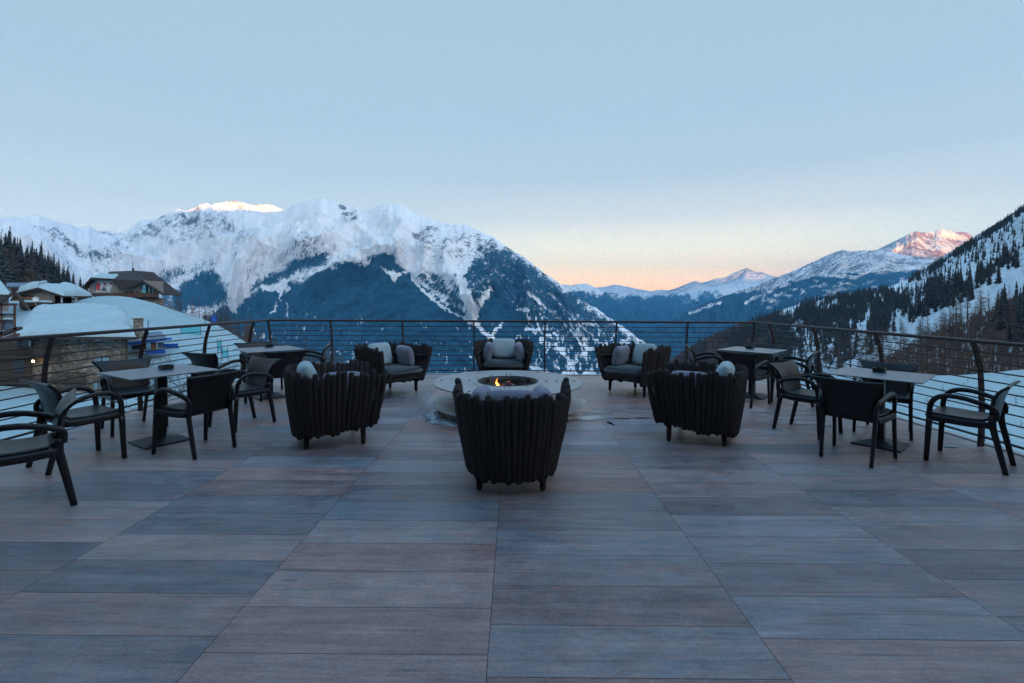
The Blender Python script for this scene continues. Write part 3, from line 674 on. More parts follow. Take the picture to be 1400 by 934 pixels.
def proto_conifer(h, R, layers, m, mt, seed):
    r_ = random.Random(seed); v, f = [], []; conifer_geo(v, f, h, R, layers, m, r_); crown = pymesh('crown', v, f, mt)
    v, f = [], []; trunk_geo(v, f, h * .95, .16 + h * .008); return crown, pymesh('trunk', v, f, M_bark)
PC = [proto_conifer(13, 2.5, 19, 10, M_needle, 1), proto_conifer(15, 2.3, 22, 9, M_needle2, 2), proto_conifer(11, 2.6, 16, 10, M_needle, 3), proto_conifer(14, 2.0, 20, 8, M_needle2, 4)]
def proto_larch(h, R, nb, q, mt, seed, conic=True, tw=.035):
    r_ = random.Random(seed); v, f = [], []; larch_geo(v, f, h, R, nb, q, r_, conic=conic, tw=tw); crown = pymesh('crown', v, f, mt)
    v, f = [], []; trunk_geo(v, f, h * (.97 if conic else .6), .13 + h * .008); return crown, pymesh('trunk', v, f, M_bark)
PL = [proto_larch(12, 2.6, 70, 9, M_larch, 11), proto_larch(14, 2.4, 80, 9, M_larch2, 12), proto_larch(10, 2.8, 64, 9, M_larch, 13)]
def tree(name, label, cat, P, x, y, z, s, rz, group):
    e = empty(name, label, cat, (x, y, z), rz, group); e.scale = (s, s, s * rng.uniform(.92, 1.12))
    for me, nm in ((P[0], 'crown'), (P[1], 'trunk')):
        o = bpy.data.objects.new(nm, me); C.objects.link(o); o.parent = e
    return e
# right hillside
NP = 30000; rs = np.random.RandomState(3)
U = rs.uniform(860, 1560, NP); Vv = rs.uniform(0, .985, NP) ** .8
X, Y, Z = hillR.pos(U, Vv); px, py = topx(X, Y, Z); hpx = 14 * F / Y
dens = treeR(px, py - hpx * .3)
keep = rs.uniform(0, 1, NP) < dens * np.clip((Y / 620.) ** 1.5, .14, 1) * .85
idx = [i for i in np.where(keep)[0]]
vis = [i for i in idx if 860 < px[i] < 1412]
vis.sort(key=lambda i: Y[i]); near = set(vis[:185])
sv, sf = [], []
for i in idx:
    x, y, z = float(X[i]), float(Y[i]), float(Z[i])
    where = 'on the snowy slope' if py[i] < 400 else 'low on the wooded slope'
    s = rng.uniform(.42, .98) * (.85 if py[i] < 380 else 1.0)
    if i in near: tree('spruce_tree', 'dark green spruce among the others on the snowy hillside right of the terrace', 'tree', PC[rng.randrange(4)], x, y, z - .3, s, rng.uniform(0, 6.28), 'spruces on the right hillside')
    elif y < 1500: conifer_geo(sv, sf, 13 * s, 2.3 * s, 7, 5, rng, x, y, z - .3, prob=1)
o = bpy.data.objects.new('forest', pymesh('forest', sv, sf, M_needle)); C.objects.link(o); tag(o, 'dense dark spruce forest over the far right hillside', kind='stuff')
# larches on the right
NP = 9000; U = rs.uniform(880, 1560, NP); Vv = rs.uniform(.3, .99, NP) ** .6
X, Y, Z = hillR.pos(U, Vv); px, py = topx(X, Y, Z); dens = larchR(px, py - 6)
keep = np.where(rs.uniform(0, 1, NP) < dens * np.clip((Y / 420.) ** 1.6, .07, .8))[0]
vis = sorted([i for i in keep if px[i] < 1415 and Y[i] > 88], key=lambda i: Y[i]); near = set(vis[:150]); sv, sf = [], []
for i in keep:
    x, y, z = float(X[i]), float(Y[i]), float(Z[i]); s = rng.uniform(.6, 1.1)
    if i in near: tree('larch_tree', 'bare brown larch in the thicket beyond the right railing', 'tree', PL[rng.randrange(3)], x, y, z - .3, s * .9, rng.uniform(0, 6.28), 'bare larches on the right')
    elif y > 88: larch_geo(sv, sf, 12 * s, 2.7 * s, 22, 4, rng, x, y, z - .3, tw=.13)
o = bpy.data.objects.new('larch_wood', pymesh('larch_wood', sv, sf, M_larch2)); C.objects.link(o); tag(o, 'bare brown larch wood on the lower right hillside', kind='stuff')
# right: saplings along the edge of the snowfield and brush on the bank behind it
def tz(x, y): return float(terrain_z(np.array([x]), np.array([y]))[0])
for i in range(34):
    a = rng.uniform(1165, 1440); Yd = rng.uniform(64, 96); x = (a - 700) / F * Yd; z = tz(x, Yd)
    tree('larch_tree', 'bare brown larch in the thicket beyond the right railing', 'tree', PL[rng.randrange(3)], x, Yd, z - .3, rng.uniform(.45, .72), rng.uniform(0, 6.28), 'bare larches on the right')
# saplings poking through the snowfield right of the terrace
for i in range(22):
    a = rng.uniform(1258, 1402); Yd = rng.uniform(28, 54); x = (a - 700) / F * Yd; z = tz(x, Yd)
    if topx(x, Yd, z)[1] < np.interp(a, [1225, 1290, 1345, 1400], [531, 521, 513, 504]) + 1.5: continue
    tree('sapling', 'tiny bare sapling poking out of the snowfield right of the terrace', 'sapling', PL[rng.randrange(3)], x, Yd, z - .1, rng.uniform(.035, .085), rng.uniform(0, 6.28), 'saplings in the right snowfield')
# left forest
NP = 3000; U = rs.uniform(-120, 125, NP); Vv = rs.uniform(0, .9, NP) ** 1.7; X, Y, Z = hillL.pos(U, Vv); k = 0
for i in range(NP):
    if k >= 165: break
    if not -22 < X[i] / Y[i] * F + 700 < 118: continue
    if Y[i] < 165: continue
    k += 1; x, y, z = float(X[i]), float(Y[i]), float(Z[i]); pxi = x / y * F + 700
    s = float(np.interp(pxi, [-100, 0, 30, 60, 90, 118], [1.9, 1.75, 1.6, 1.3, .9, .6])) * rng.uniform(.7, 1.1)
    if rng.random() < .22 + .45 * (Vv[i] > .35): tree('larch_tree', 'bare larch between the dark spruces behind the left chalets', 'tree', PL[rng.randrange(3)], x, y, z - .3, s * .85, rng.uniform(0, 6.28), 'bare larches on the left bank')
    else: tree('spruce_tree', 'tall dark spruce on the bank behind the left chalets', 'tree', PC[rng.randrange(4)], x, y, z - .3, s, rng.uniform(0, 6.28), 'spruces on the left bank')
# bare trees right of the dark roofed chalet and down the slope at the left end of the terrace
for i in range(30):
    a = rng.uniform(222, 345); Yd = rng.uniform(125, 160); x = (a - 700) / F * Yd
    top = np.interp(a, [222, 245, 270, 300, 345], [404, 394, 404, 412, 430]) + rng.uniform(0, 12); zt = float(at(a, top, Yd)[2]); z = tz(x, Yd)
    tree('larch_tree', 'bare larch behind the snow hump right of the dark roofed chalet', 'tree', PL[rng.randrange(3)], x, Yd, z - .3, max(.35, (zt - z) / 13), rng.uniform(0, 6.28), 'bare larches behind the snow hump')
for i in range(42):
    a = rng.uniform(322, 492); Yd = rng.uniform(50, 120); x = (a - 700) / F * Yd
    top = np.interp(a, [320, 345, 380, 430, 490], [446, 438, 448, 466, 492]) + rng.uniform(0, 22); zt = float(at(a, top, Yd)[2]); z = tz(x, Yd)
    if zt - z < 1: continue
    tree('larch_tree', 'bare larch on the drop beyond the left corner of the railing', 'tree', PL[rng.randrange(3)], x, Yd, z - .3, max(.25, (zt - z) / 13), rng.uniform(0, 6.28), 'bare larches beyond the left corner')
# leafless bush close behind the left railing
v, f = [], []; r_ = random.Random(8)
def branch(bm, a, d, L_, r, depth):
    pts = [a]; p = a.copy(); dd = d.copy()
    for k in range(4):
        dd = (dd + Vector((r_.uniform(-.25, .25), r_.uniform(-.25, .25), r_.uniform(-.05, .2)))).normalized(); p = p + dd * L_ / 4; pts.append(p.copy())
        if depth and k > 0:
            for q in range(2 if depth < 3 else 1):
                nd = (dd + Vector((r_.uniform(-1, 1), r_.uniform(-1, 1), r_.uniform(-.2, .5)))).normalized(); branch(bm, p.copy(), nd, L_ * .62, r * .55, depth - 1)
    sweep(bm, pts, [(r * (1 - .2 * i), r * (1 - .2 * i)) for i in range(5)], 4)
for (a, b_, Yd, hh) in ((243, 515, 24, 3.0), (268, 520, 27, 2.6)):
    bm = bmesh.new(); x, y, z = [float(q) for q in at(a, b_, Yd)]; z = tz(x, y)
    need = 1.487 - (455 - 413) / F * Yd - z
    for q in range(6): branch(bm, Vector((0, 0, 0)), Vector((r_.uniform(-.9, .9), r_.uniform(-.6, .6), 1)).normalized(), need * .42, .035, 3)
    o = finish('bare_bush', bm, M_bark); o.location = (x, y, z)
    tag(o, 'taller leafless bush seen behind the left railing' if a < 250 else 'lower leafless bush beside the taller one behind the left railing', 'bush', 'leafless bushes behind the left railing')

# ------------------------------------------------------------------ village on the left
def stone_mat():
    m, nt, b = mat('rubble_stone_wall'); g = coord(nt)
    v = nt.nodes.new('ShaderNodeTexVoronoi'); v.inputs['Scale'].default_value = 2.6; L(nt, mapping(nt, g, (1, 1, 1.9)), v.inputs['Vector'])
    v2 = nt.nodes.new('ShaderNodeTexVoronoi'); v2.feature = 'DISTANCE_TO_EDGE'; v2.inputs['Scale'].default_value = 2.6; L(nt, mapping(nt, g, (1, 1, 1.9)), v2.inputs['Vector'])
    sx = nt.nodes.new('ShaderNodeSeparateColor'); L(nt, v.outputs['Color'], sx.inputs[0])
    c = ramp(nt, sx.outputs[0], [(0, (.07, .058, .05)), (.3, (.16, .135, .11)), (.6, (.26, .225, .185)), (.85, (.36, .33, .29)), (.97, (.62, .60, .57))])
    c = mixc(nt, ramp(nt, v2.outputs['Distance'], [(0, (1, 1, 1)), (.07, (0, 0, 0))]), c, (.11, .09, .075))
    c = mixc(nt, noise(nt, g, .6, 5), c, (.15, .12, .09))
    L(nt, c, b.inputs['Base Color']); b.inputs['Roughness'].default_value = .9; bump(nt, v2.outputs['Distance'], b, .8, .08); return m
M_stone = stone_mat()
M_wood = simple('weathered_dark_wood', (.05, .034, .028), .8, 0, .35, 2, .004, stretch=(1, 1, 4))
M_woodr = simple('red_brown_wood', (.085, .042, .032), .8, 0, .35, 2, .004)
M_plaster = simple('grey_beige_render', (.24, .21, .19), .9, 0, .15, 1.2, .004)
M_glass = simple('window_glass', (.18, .30, .36), .12, 0, .5, .6, spec=.8)
M_glassd = simple('dark_window', (.03, .035, .045), .15, 0, .4, .6)
M_roofdark = simple('dark_brown_shingles', (.026, .019, .021), .85, 0, .4, 3, .01, stretch=(1, 1, 5))
M_blue = simple('blue_painted_sheet', (.015, .09, .42), .45, 0, .25, 1.5)
M_slate = simple('blue_grey_roof', (.09, .13, .20), .6, 0, .3, 2)
M_white = simple('white_paint', (.6, .62, .64), .6, 0, .15, 3)
M_net = simple('cyan_net', (.08, .42, .52), .7, 0, .3, 5)
M_red = simple('red_cloth', (.5, .06, .07), .7, 0, .3, 3)
M_pink = simple('salmon_sign', (.50, .24, .20), .7, 0, .2, 3)
M_tan = simple('tan_wood', (.34, .19, .09), .8, 0, .3, 3)
def frame_on(px0, py0, px1, py1, Y0, Y1=None):
    """world rectangle corners of an image box on a vertical plane from depth Y0 (left) to Y1 (right)"""
    Y1 = Y0 if Y1 is None else Y1
    a = Vector([float(c) for c in at(px0, py1, Y0)]); b_ = Vector([float(c) for c in at(px1, py1, Y1)]); top0 = float(at(px0, py0, Y0)[2]); top1 = float(at(px1, py0, Y1)[2])
    return a, b_, top0, top1
def wallbox(bm, px0, py0, px1, py1, Y0, depth, Y1=None, off=0, mat=0, zb=None):
    a, b_, t0, t1 = frame_on(px0, py0, px1, py1, Y0, Y1); rx_, ry_, _ = ray((px0 + 3 * px1) / 4, 413); n = Vector((-rx_, -ry_, 0)).normalized()   # the side walls run away from the viewer
    a = a + n * off; b_ = b_ + n * off; z0 = a.z if zb is None else zb; z1 = b_.z if zb is None else zb
    prism(bm, [(a.x, a.y, z0), (b_.x, b_.y, z1), (b_.x, b_.y, t1), (a.x, a.y, t0)], -n * depth, mat)
def part(name, parent, m, fn, smooth=False, label=None):
    bm = bmesh.new(); fn(bm); o = finish(name, bm, m, parent, smooth)
    o.location = -Vector(parent.matrix_world_loc) if False else o.location
    if label: o['label'] = label
    return o
def snowcap(name, parent, corners, thick, seed, m=M_snow, nu=40, nv=24, over=.3):
    """lumpy snow slab over the roof quad corners (a,b,c,d): a-b eave, d-c ridge"""
    a, b_, c, d = [Vector(q) for q in corners]; u = np.linspace(0, 1, nu)[None, :]; v = np.linspace(0, 1, nv)[:, None]
    def lerp(i): return (a[i] * (1 - u) + b_[i] * u) * (1 - v) + (d[i] * (1 - u) + c[i] * u) * v
    X, Y, Z = lerp(0), lerp(1), lerp(2)
    e = np.minimum(np.minimum(u, 1 - u) * 9 + 0 * v, np.minimum(v * 7, (1 - v) * 30 + .6) + 0 * u); e = np.clip(e, 0, 1) ** .5
    T = thick * e * (.45 + 1.1 * fbm(X / 5 + seed, Y / 5, seed, 4) + .25 * (fbm(X / .9 + seed, Y / .9, seed, 3) - .5))
    bm = bmesh.new(); tp = [[bm.verts.new((X[j, i], Y[j, i], Z[j, i] + T[j, i] + .02)) for i in range(nu)] for j in range(nv)]
    bt = [[bm.verts.new((X[j, i], Y[j, i], Z[j, i] + .01)) for i in range(nu)] for j in range(nv)]
    for j in range(nv - 1):
        for i in range(nu - 1):
            bm.faces.new((tp[j][i], tp[j][i + 1], tp[j + 1][i + 1], tp[j + 1][i])); bm.faces.new((bt[j][i], bt[j + 1][i], bt[j + 1][i + 1], bt[j][i + 1]))
    for i in range(nu - 1):
        bm.faces.new((tp[0][i + 1], tp[0][i], bt[0][i], bt[0][i + 1])); bm.faces.new((tp[-1][i], tp[-1][i + 1], bt[-1][i + 1], bt[-1][i]))
    for j in range(nv - 1):
        bm.faces.new((tp[j][0], tp[j + 1][0], bt[j + 1][0], bt[j][0])); bm.faces.new((tp[j + 1][-1], tp[j][-1], bt[j][-1], bt[j + 1][-1]))
    return finish(name, bm, m, parent, True)
def W(px, py, Y): return Vector([float(c) for c in at(px, py, Y)])
def quadroof(bm, pts, th=.25): prism(bm, pts, (0, 0, -th))
def windows(parent, rects, Y0, Y1=None, glass=M_glass, frame=M_woodr, off=.04, panes=2):
    for (a, t, b_, bt) in rects:
        bm = bmesh.new(); wallbox(bm, a, t, b_, bt, Y0, .10, Y1, off); f = finish('window', bm, frame, parent)
        g = bmesh.new(); wdt = (b_ - a) / panes; mg = min(.9, wdt * .16)
        for k in range(panes): wallbox(g, a + wdt * k + mg, t + mg, a + wdt * (k + 1) - mg, bt - mg, Y0, .05, Y1, off + .03)
        finish('pane', g, glass, f)
def balcony(parent, a, t, b_, bt, Y0, Y1=None, out=1.0, wood=M_wood, step=2.0, slab=True):
    bm = bmesh.new(); h = (bt - t)
    wallbox(bm, a, t, b_, t + h * .14, Y0, .08, Y1, out); wallbox(bm, a, bt - h * .2, b_, bt, Y0, .08, Y1, out)
    k = a
    while k < b_:
        wallbox(bm, k, t + h * .1, k + step * .45, bt - h * .1, Y0, .04, Y1, out - .03); k += step
    if slab: wallbox(bm, a, bt - 1.2, b_, bt, Y0, out - .1, Y1, out - .1)
    return finish('balcony', bm, wood, parent)

# stone lodge
lodge = empty('stone_lodge', 'long stone lodge under deep snow with a lit lamp by its balconies', 'building')
YL = 56.0
part('wall', lodge, M_stone, lambda bm: wallbox(bm, -60, 463, 174.5, 545, YL, 12))
part('gable_wall', lodge, M_wood, lambda bm: wallbox(bm, -60, 464, 42, 530, YL, .3, off=.35))
eL, eR = W(16, 463.5, 54.3), W(186, 457.5, 54.3); rR, rL = W(172, 424.5, 71), W(44, 425.5, 71); eL.z = eR.z = (eL.z + eR.z) / 2; rR.z = rL.z
bL, bR = rL + Vector((-9, 12, -3.4)), rR + Vector((-9.8, 12, -3.4))
part('roof', lodge, M_wood, lambda bm: (quadroof(bm, [eL, eR, rR, rL], .3), quadroof(bm, [rL + Vector((0, .05, 0)), rR + Vector((0, .05, 0)), bR, bL], .3)))
sc = .9
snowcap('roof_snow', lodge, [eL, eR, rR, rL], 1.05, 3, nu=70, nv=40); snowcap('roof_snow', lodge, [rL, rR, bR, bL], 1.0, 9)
windows(lodge, [(128.5, 459.8, 150.5, 468.8), (128, 488, 150, 500.5), (127, 521, 142, 534)], YL)
windows(lodge, [(20, 464, 26.5, 487), (29, 464, 40.5, 487), (18, 492, 34, 521)], YL, glass=M_glassd, off=.4, panes=1)
windows(lodge, [(38.5, 465, 43, 474)], YL, off=.44, panes=1)
balcony(lodge, -30, 475, 84, 488.5, YL, out=1.3); balcony(lodge, 70, 507.5, 118, 521.5, YL, out=1.2); balcony(lodge, -30, 510, 62, 524, YL, out=1.3)
part('downpipe', lodge, M_wood, lambda bm: wallbox(bm, 171.5, 461, 173, 520, YL, .1, off=.12))
def chim(bm):
    p = W(189, 455, 57.5); box(bm, (p.x, p.y, p.z + .45), (.72, .72, 2.5), bevel=.03); box(bm, (p.x, p.y, p.z + 1.75), (.95, .95, .12), bevel=.02)
part('chimney', lodge, M_stone, chim)
em = bpy.data.materials.new('warm_bulb'); em.use_nodes = True; b = em.node_tree.nodes['Principled BSDF']; b.inputs['Emission Color'].default_value = (1, .62, .25, 1); b.inputs['Emission Strength'].default_value = 6; b.inputs['Base Color'].default_value = (.8, .6, .4, 1)
def bulb(bm):
    p = W(45.2, 494, YL - .9); bmesh.ops.create_uvsphere(bm, u_segments=12, v_segments=8, radius=.13, matrix=Matrix.Translation(p))
lp = part('wall_lamp', lodge, M_wood, lambda bm: wallbox(bm, 44.2, 491, 46.2, 492.6, YL, .8, off=1.0)); part('bulb', lp, em, bulb)

# timber shelter at the far left
sh = empty('timber_shelter', 'open timber shelter with steep gable at the left edge of the photo', 'shelter')
YS = 46.0
def posts(bm):
    for a in (2, 19.5): wallbox(bm, a - 1.6, 417, a + 1.6, 462, YS, .25)
part('post', sh, M_woodr, lambda bm: wallbox(bm, .2, 417, 3.2, 470, YS, .25)); part('post', sh, M_woodr, lambda bm: wallbox(bm, 18, 417, 22, 470, YS, .28))
part('beam', sh, M_woodr, lambda bm: (wallbox(bm, -3, 414.8, 24, 418.2, YS, .25, off=.05)))
def gablef(bm):
    for p, q in (((19, 398.5), (-14, 424)), ((19, 398.5), (40, 424.5))):
        a = W(*p, YS - .4); b_ = W(*q, YS - .4); d = (b_ - a).normalized(); n = Vector((-d.z, 0, d.x)) * .11
        prism(bm, [a + n, b_ + n, b_ - n, a - n], (-2.0, 2.0, 0))
part('roof', sh, M_wood, gablef)
part('gable_board', sh, M_tan, lambda bm: prism(bm, [W(13.5, 411.5, YS + .3), W(25.5, 411.5, YS + .3), W(19.3, 402, YS + .3)], (0, .15, 0)))
part('cap', sh, M_roofdark, lambda bm: wallbox(bm, 15, 393.5, 25, 397.5, YS - .3, .8))
part('railing', sh, M_wood, lambda bm: [wallbox(bm, -10, 429, 20, 431.5, YS, .1)] + [wallbox(bm, k, 436.5, k + 1.3, 441, YS, .06) for k in range(-8, 18, 3)])
part('apron', sh, M_slate, lambda bm: wallbox(bm, -20, 437.5, 18, 452, YS, .3, off=-.3))
snowcap('roof_snow', sh, [W(-20, 436.8, YS), W(19, 436.8, YS), W(19, 431, YS + 3), W(-20, 431, YS + 3)], .35, 6, nu=20, nv=10)
ch = empty('log_bench', 'dark snowy beams sloping down below the timber shelter', 'timber stack')
part('beam', ch, M_wood, lambda bm: prism(bm, [W(-6, 456, YS), W(22, 447, YS), W(23, 450.5, YS), W(-6, 461, YS)], (0, .6, 0)))
part('beam', ch, M_woodr, lambda bm: prism(bm, [W(0, 463.5, YS - .2), W(20, 456, YS - .2), W(20.5, 459, YS - .2), W(0, 468, YS - .2)], (0, .5, 0)))

# snowy roofed house at the far left edge and the blue grey roof behind it
hs = empty('snow_roofed_house', 'house at the left edge with thick snow and a blue grey roof end', 'building')
part('wall', hs, M_plaster, lambda bm: wallbox(bm, -70, 402, 12, 440, 84, 10))
part('roof', hs, M_wood, lambda bm: quadroof(bm, [W(-80, 404, 82), W(17, 404, 82), W(-2, 381, 92), W(-80, 374, 92)], .2)); snowcap('roof_snow', hs, [W(-80, 403, 82), W(16.5, 403, 82), W(-2, 380.5, 92), W(-80, 374, 92)], .5, 4)
hb = empty('blue_roofed_building', 'low building with a flat blue grey roof behind the snowy chalet', 'building')
part('wall', hb, M_plaster, lambda bm: wallbox(bm, 8, 391, 62, 420, 118, 9)); part('roof', hb, M_slate, lambda bm: quadroof(bm, [W(8, 391, 117), W(64, 391.5, 117), W(62, 386.6, 127), W(10, 386.6, 127)], .3))

# snowy chalet with long balcony
cb = empty('balcony_chalet', 'low chalet under a wavy snow roof with a long wooden balcony', 'building')
Y0, Y1 = 96.0, 106.0
part('wall', cb, M_plaster, lambda bm: (prism(bm, [W(26, 420, Y0), W(75, 420, Y0), W(75, 401, Y0), W(52, 393.5, Y0), W(26, 401, Y0)], (-8.8, 9, 0)), wallbox(bm, 70, 404, 120, 426, Y0 + .4, 6, Y1)))
part('lower_wall', cb, M_wood, lambda bm: wallbox(bm, 40, 417, 119, 428, Y0 + .2, 6, Y1))
pa, pb, pc = W(22.5, 400.5, Y0 - 1.2), W(51.5, 393.2, Y0 - 1.2), W(87, 404.7, Y0 - 1.2)
qa, qb, qc = W(40, 393, Y0 + 13), W(66, 389.5, Y0 + 13), W(126.5, 405, Y1 + 1.5)
part('roof', cb, M_wood, lambda bm: (quadroof(bm, [pa, pb, qb, qa], .3), quadroof(bm, [pb, pc, qc, W(100, 394, Y1 + 5), qb], .3)))
snowcap('roof_snow', cb, [pa, pb, qb, qa], 1.1, 5); snowcap('roof_snow', cb, [pc, qc, W(102, 393.5, Y1 + 5), pb], 1.1, 8, nu=50, nv=30)
balcony(cb, 46, 413, 127, 420.5, Y0, Y1, out=1.0, step=1.0)
for a, b_ in ((75.5, 80), (89, 93), (98, 103)): windows(cb, [(a, 406, b_ + 4, 413.5)], Y0 + .6, Y1 - 2, glass=M_glassd, frame=M_white if a > 80 else M_wood, off=.35, panes=1)
part('post', cb, M_white, lambda bm: wallbox(bm, 83, 406, 86, 414, Y0 + .6, .3, off=1.0))
part('terrace_slab', cb, M_wood, lambda bm: wallbox(bm, 26, 414, 72, 418.5, Y0 - 2, 2)); snowcap('terrace_snow', cb, [W(30, 413.5, Y0 - 2), W(72, 413.5, Y0 - 2), W(72, 412, Y0 - .2), W(30, 412, Y0 - .2)], .3, 6, nu=20, nv=8)
sg = part('sign_board', cb, M_wood, lambda bm: wallbox(bm, 27, 404, 45.5, 409.5, Y0, .1, off=.12))
def strokes(bm):        # the painted words cannot be read in the photograph: two groups of pale red strokes
    k = 28.0
    for q, (w_, hh) in enumerate([(.8, 4.2), (1.3, 3.0), (.7, 3.8), (1.2, 3.0), (.6, 4.2), (0, 0), (1.6, 4.2), (.7, 3.0), (1.2, 3.2), (.9, 3.0), (1.1, 3.4)]):
        if w_: wallbox(bm, k, 409 - hh, k + w_, 409, Y0, .04, off=.20)
        k += w_ + .55
finish_bm = bmesh.new(); strokes(finish_bm); finish('lettering', finish_bm, M_pink, sg)
sd_ = empty('satellite_dish', 'pale round dish on the terrace of the balcony chalet', 'dish')
def dish(bm):
    lathe(bm, [(.02, 0), (.25, .04), (.5, .14), (.5, .12), (.25, .02), (.02, -.03)], 24); bmesh.ops.transform(bm, matrix=Matrix.Translation(W(49, 409, Y0 - 2.6)) @ Matrix.Rotation(PI / 2, 4, 'X') @ Matrix.Rotation(.6, 4, 'Y'), verts=bm.verts)
part('dish', sd_, M_white, dish); part('mast', sd_, M_white, lambda bm: wallbox(bm, 48.4, 409, 49.4, 417, Y0 - 2.5, .12))

# big dark roofed chalet
cc = empty('dark_roofed_chalet', 'large chalet with a broad dark roof and a mural of skiers', 'building')
YC = 140.0; wq = lambda a, t, dy=0: W(a, t, YC + dy)
part('wall', cc, M_plaster, lambda bm: (wallbox(bm, 122, 381, 162, 401, YC, 8), prism(bm, [wq(150, 401, -.5), wq(196, 401, -.5), wq(196, 383.5, -.5), wq(165, 396, -.5), wq(156, 384, -.5)], (0, 8, 0))))
part('lower_wall', cc, M_wood, lambda bm: wallbox(bm, 128, 400, 216, 412, YC + 1, 8)); part('stone_base', cc, M_stone, lambda bm: wallbox(bm, 196, 408, 224, 445, YC, 9))
part('roof', cc, M_roofdark, lambda bm: (
    prism(bm, [wq(113, 394, -1.5), wq(125, 380.5, -2), wq(154, 382.5, -2), wq(152, 381, -2), wq(124, 379.4, -2), wq(111.5, 394, -1.5)], (0, 12, 0)),
    quadroof(bm, [wq(124, 380.5, -2), wq(155, 382, -2), wq(182, 370.2, 9), wq(152, 371.2, 9)], .4),
    quadroof(bm, [wq(153.5, 381.8, -2.1), wq(165, 395.8, -3), wq(196, 384, -2.6), wq(183.5, 369.8, 9)], .4),
    quadroof(bm, [wq(194, 383.6, -2.7), wq(223.5, 402.5, -2), wq(221, 399, 6), wq(183.3, 369.9, 9.1)], .4),
    prism(bm, [wq(183, 369.8, 9), wq(225, 403, 8), wq(222, 404, 8), wq(182, 374, 9)], (0, 8, 0))))
snowcap('roof_snow', cc, [wq(126, 380.2, -1.8), wq(156, 381.2, -1.8), wq(164, 377, 4), wq(136, 374.5, 5)], .5, 12)
part('balcony', cc, M_woodr, lambda bm: wallbox(bm, 152, 400.5, 217, 406.5, YC - 1.5, 1.2)); part('balcony', cc, M_wood, lambda bm: wallbox(bm, 122, 401, 152, 405, YC - 1.2, 1.0))
windows(cc, [(171, 398.5, 175, 400.5), (178.5, 398.5, 182.5, 400.5), (186, 398.5, 190, 400.5)], YC - .6, glass=M_glassd, frame=M_wood, panes=1, off=.06)
windows(cc, [(201, 391, 206, 401), (207, 394, 211, 401), (212, 396, 216, 401)], YC - .4, glass=M_glass, frame=M_wood, panes=1)
windows(cc, [(143, 406, 149, 411), (151, 406, 156, 411)], YC + .9, glass=M_glassd, frame=M_wood, panes=1)
part('mural', cc, M_white, lambda bm: wallbox(bm, 129, 384, 157, 399.5, YC, .06, off=.08))
def blob(name, m, pts): part(name, cc, m, lambda bm: prism(bm, [wq(a, t, -.2) for a, t in pts], (0, .08, 0)))
blob('mural_figure', M_red, [(132, 387), (134.5, 386.5), (137, 389.5), (136, 393), (137.5, 396), (133, 397.5), (131.2, 394)])
blob('mural_figure', M_slate, [(129.3, 385), (131.4, 385), (130.8, 398), (129.3, 398.5)]); blob('mural_figure', M_red, [(141, 388.5), (143.5, 386.5), (145.3, 389.5), (143.2, 391)]); blob('mural_figure', M_red, [(149, 387.5), (152, 386.2), (154, 389), (152.6, 390), (151, 388.4)])
blob('mural_figure', M_slate, [(137.8, 397.8), (141.2, 392), (144, 394), (146, 398.2)]); blob('mural_figure', M_slate, [(150, 398), (152.5, 392), (156, 397.8)])
part('banner', cc, M_net, lambda bm: wallbox(bm, 194.5, 388.5, 199.5, 400.5, YC - 1, .06, off=.1)); part('banner_figure', cc, M_white, lambda bm: wallbox(bm, 195.6, 389.5, 198.5, 393.5, YC - 1, .04, off=.13))
part('roof_mast', cc, M_steel_dark, lambda bm: (wallbox(bm, 181, 357, 181.6, 371, YC + 9, .15), wallbox(bm, 180.3, 366.5, 183.5, 371, YC + 9, .6)))
# lift hut with blue fascia
hut = empty('lift_hut', 'small blue trimmed lift hut down in the snow', 'hut')
YH = 73.0
part('wall', hut, M_wood, lambda bm: wallbox(bm, 180, 468, 200, 478, YH, 4)); part('front', hut, M_tan, lambda bm: wallbox(bm, 206, 468, 214, 478, YH, 3))
part('fascia', hut, M_blue, lambda bm: (prism(bm, [W(173, 468, YH - 1), W(228, 462, YH - 1), W(228.5, 465.5, YH - 1), W(173, 472.5, YH - 1)], (0, 1, 0)), wallbox(bm, 199, 479, 226, 483.5, YH - 1, 2)))
part('roof', hut, M_slate, lambda bm: quadroof(bm, [W(173, 467.8, YH - 1.1), W(228.5, 461.8, YH - 1.1), W(219, 453, YH + 5), W(180, 456, YH + 5)], .15))
part('window', hut, M_glass, lambda bm: wallbox(bm, 215.5, 469, 224, 476, YH + .5, .1))
# lift-side barriers
for i, (a, t, b_, bt, Yd, m_, lab) in enumerate([(248, 447, 275, 457.5, 86, M_net, 'wide cyan net panel standing on the snow slope'), (298, 466, 303, 480, 66, M_net, 'tall narrow blue net upright on the snow'), (303, 478, 312, 488, 60, M_net, 'low cyan net at the foot of the slope'),
                                     (288, 432, 297, 440, 90, M_blue, 'small blue flag panel above the wide net'), (222, 470, 244, 476, 78, M_blue, 'row of low blue pads beside the lift hut')]):
    n_ = empty('safety_net', lab, 'net', W((a + b_) / 2, bt, Yd))
    bm = bmesh.new(); k = a
    c0 = W((a + b_) / 2, bt, Yd)
    lean = 1.5 if i in (0, 1) else 0
    A, B = W(a, bt, Yd), W(b_, bt, Yd); T0, T1 = W(a + 1 - lean * 1.5, t, Yd), W(b_ - 1, t, Yd)
    prism(bm, [A - c0, B - c0, T1 - c0, T0 - c0], (0, .04, 0)); finish('mesh_panel', bm, m_, n_)
    for q, tq in ((A, T0), (B, T1)):
        bm = bmesh.new(); sweep(bm, [q - c0 - Vector((0, 0, .5)), tq - c0 + Vector((0, 0, .25))], .035, 6); finish('stake', bm, M_steel_dark, n_)
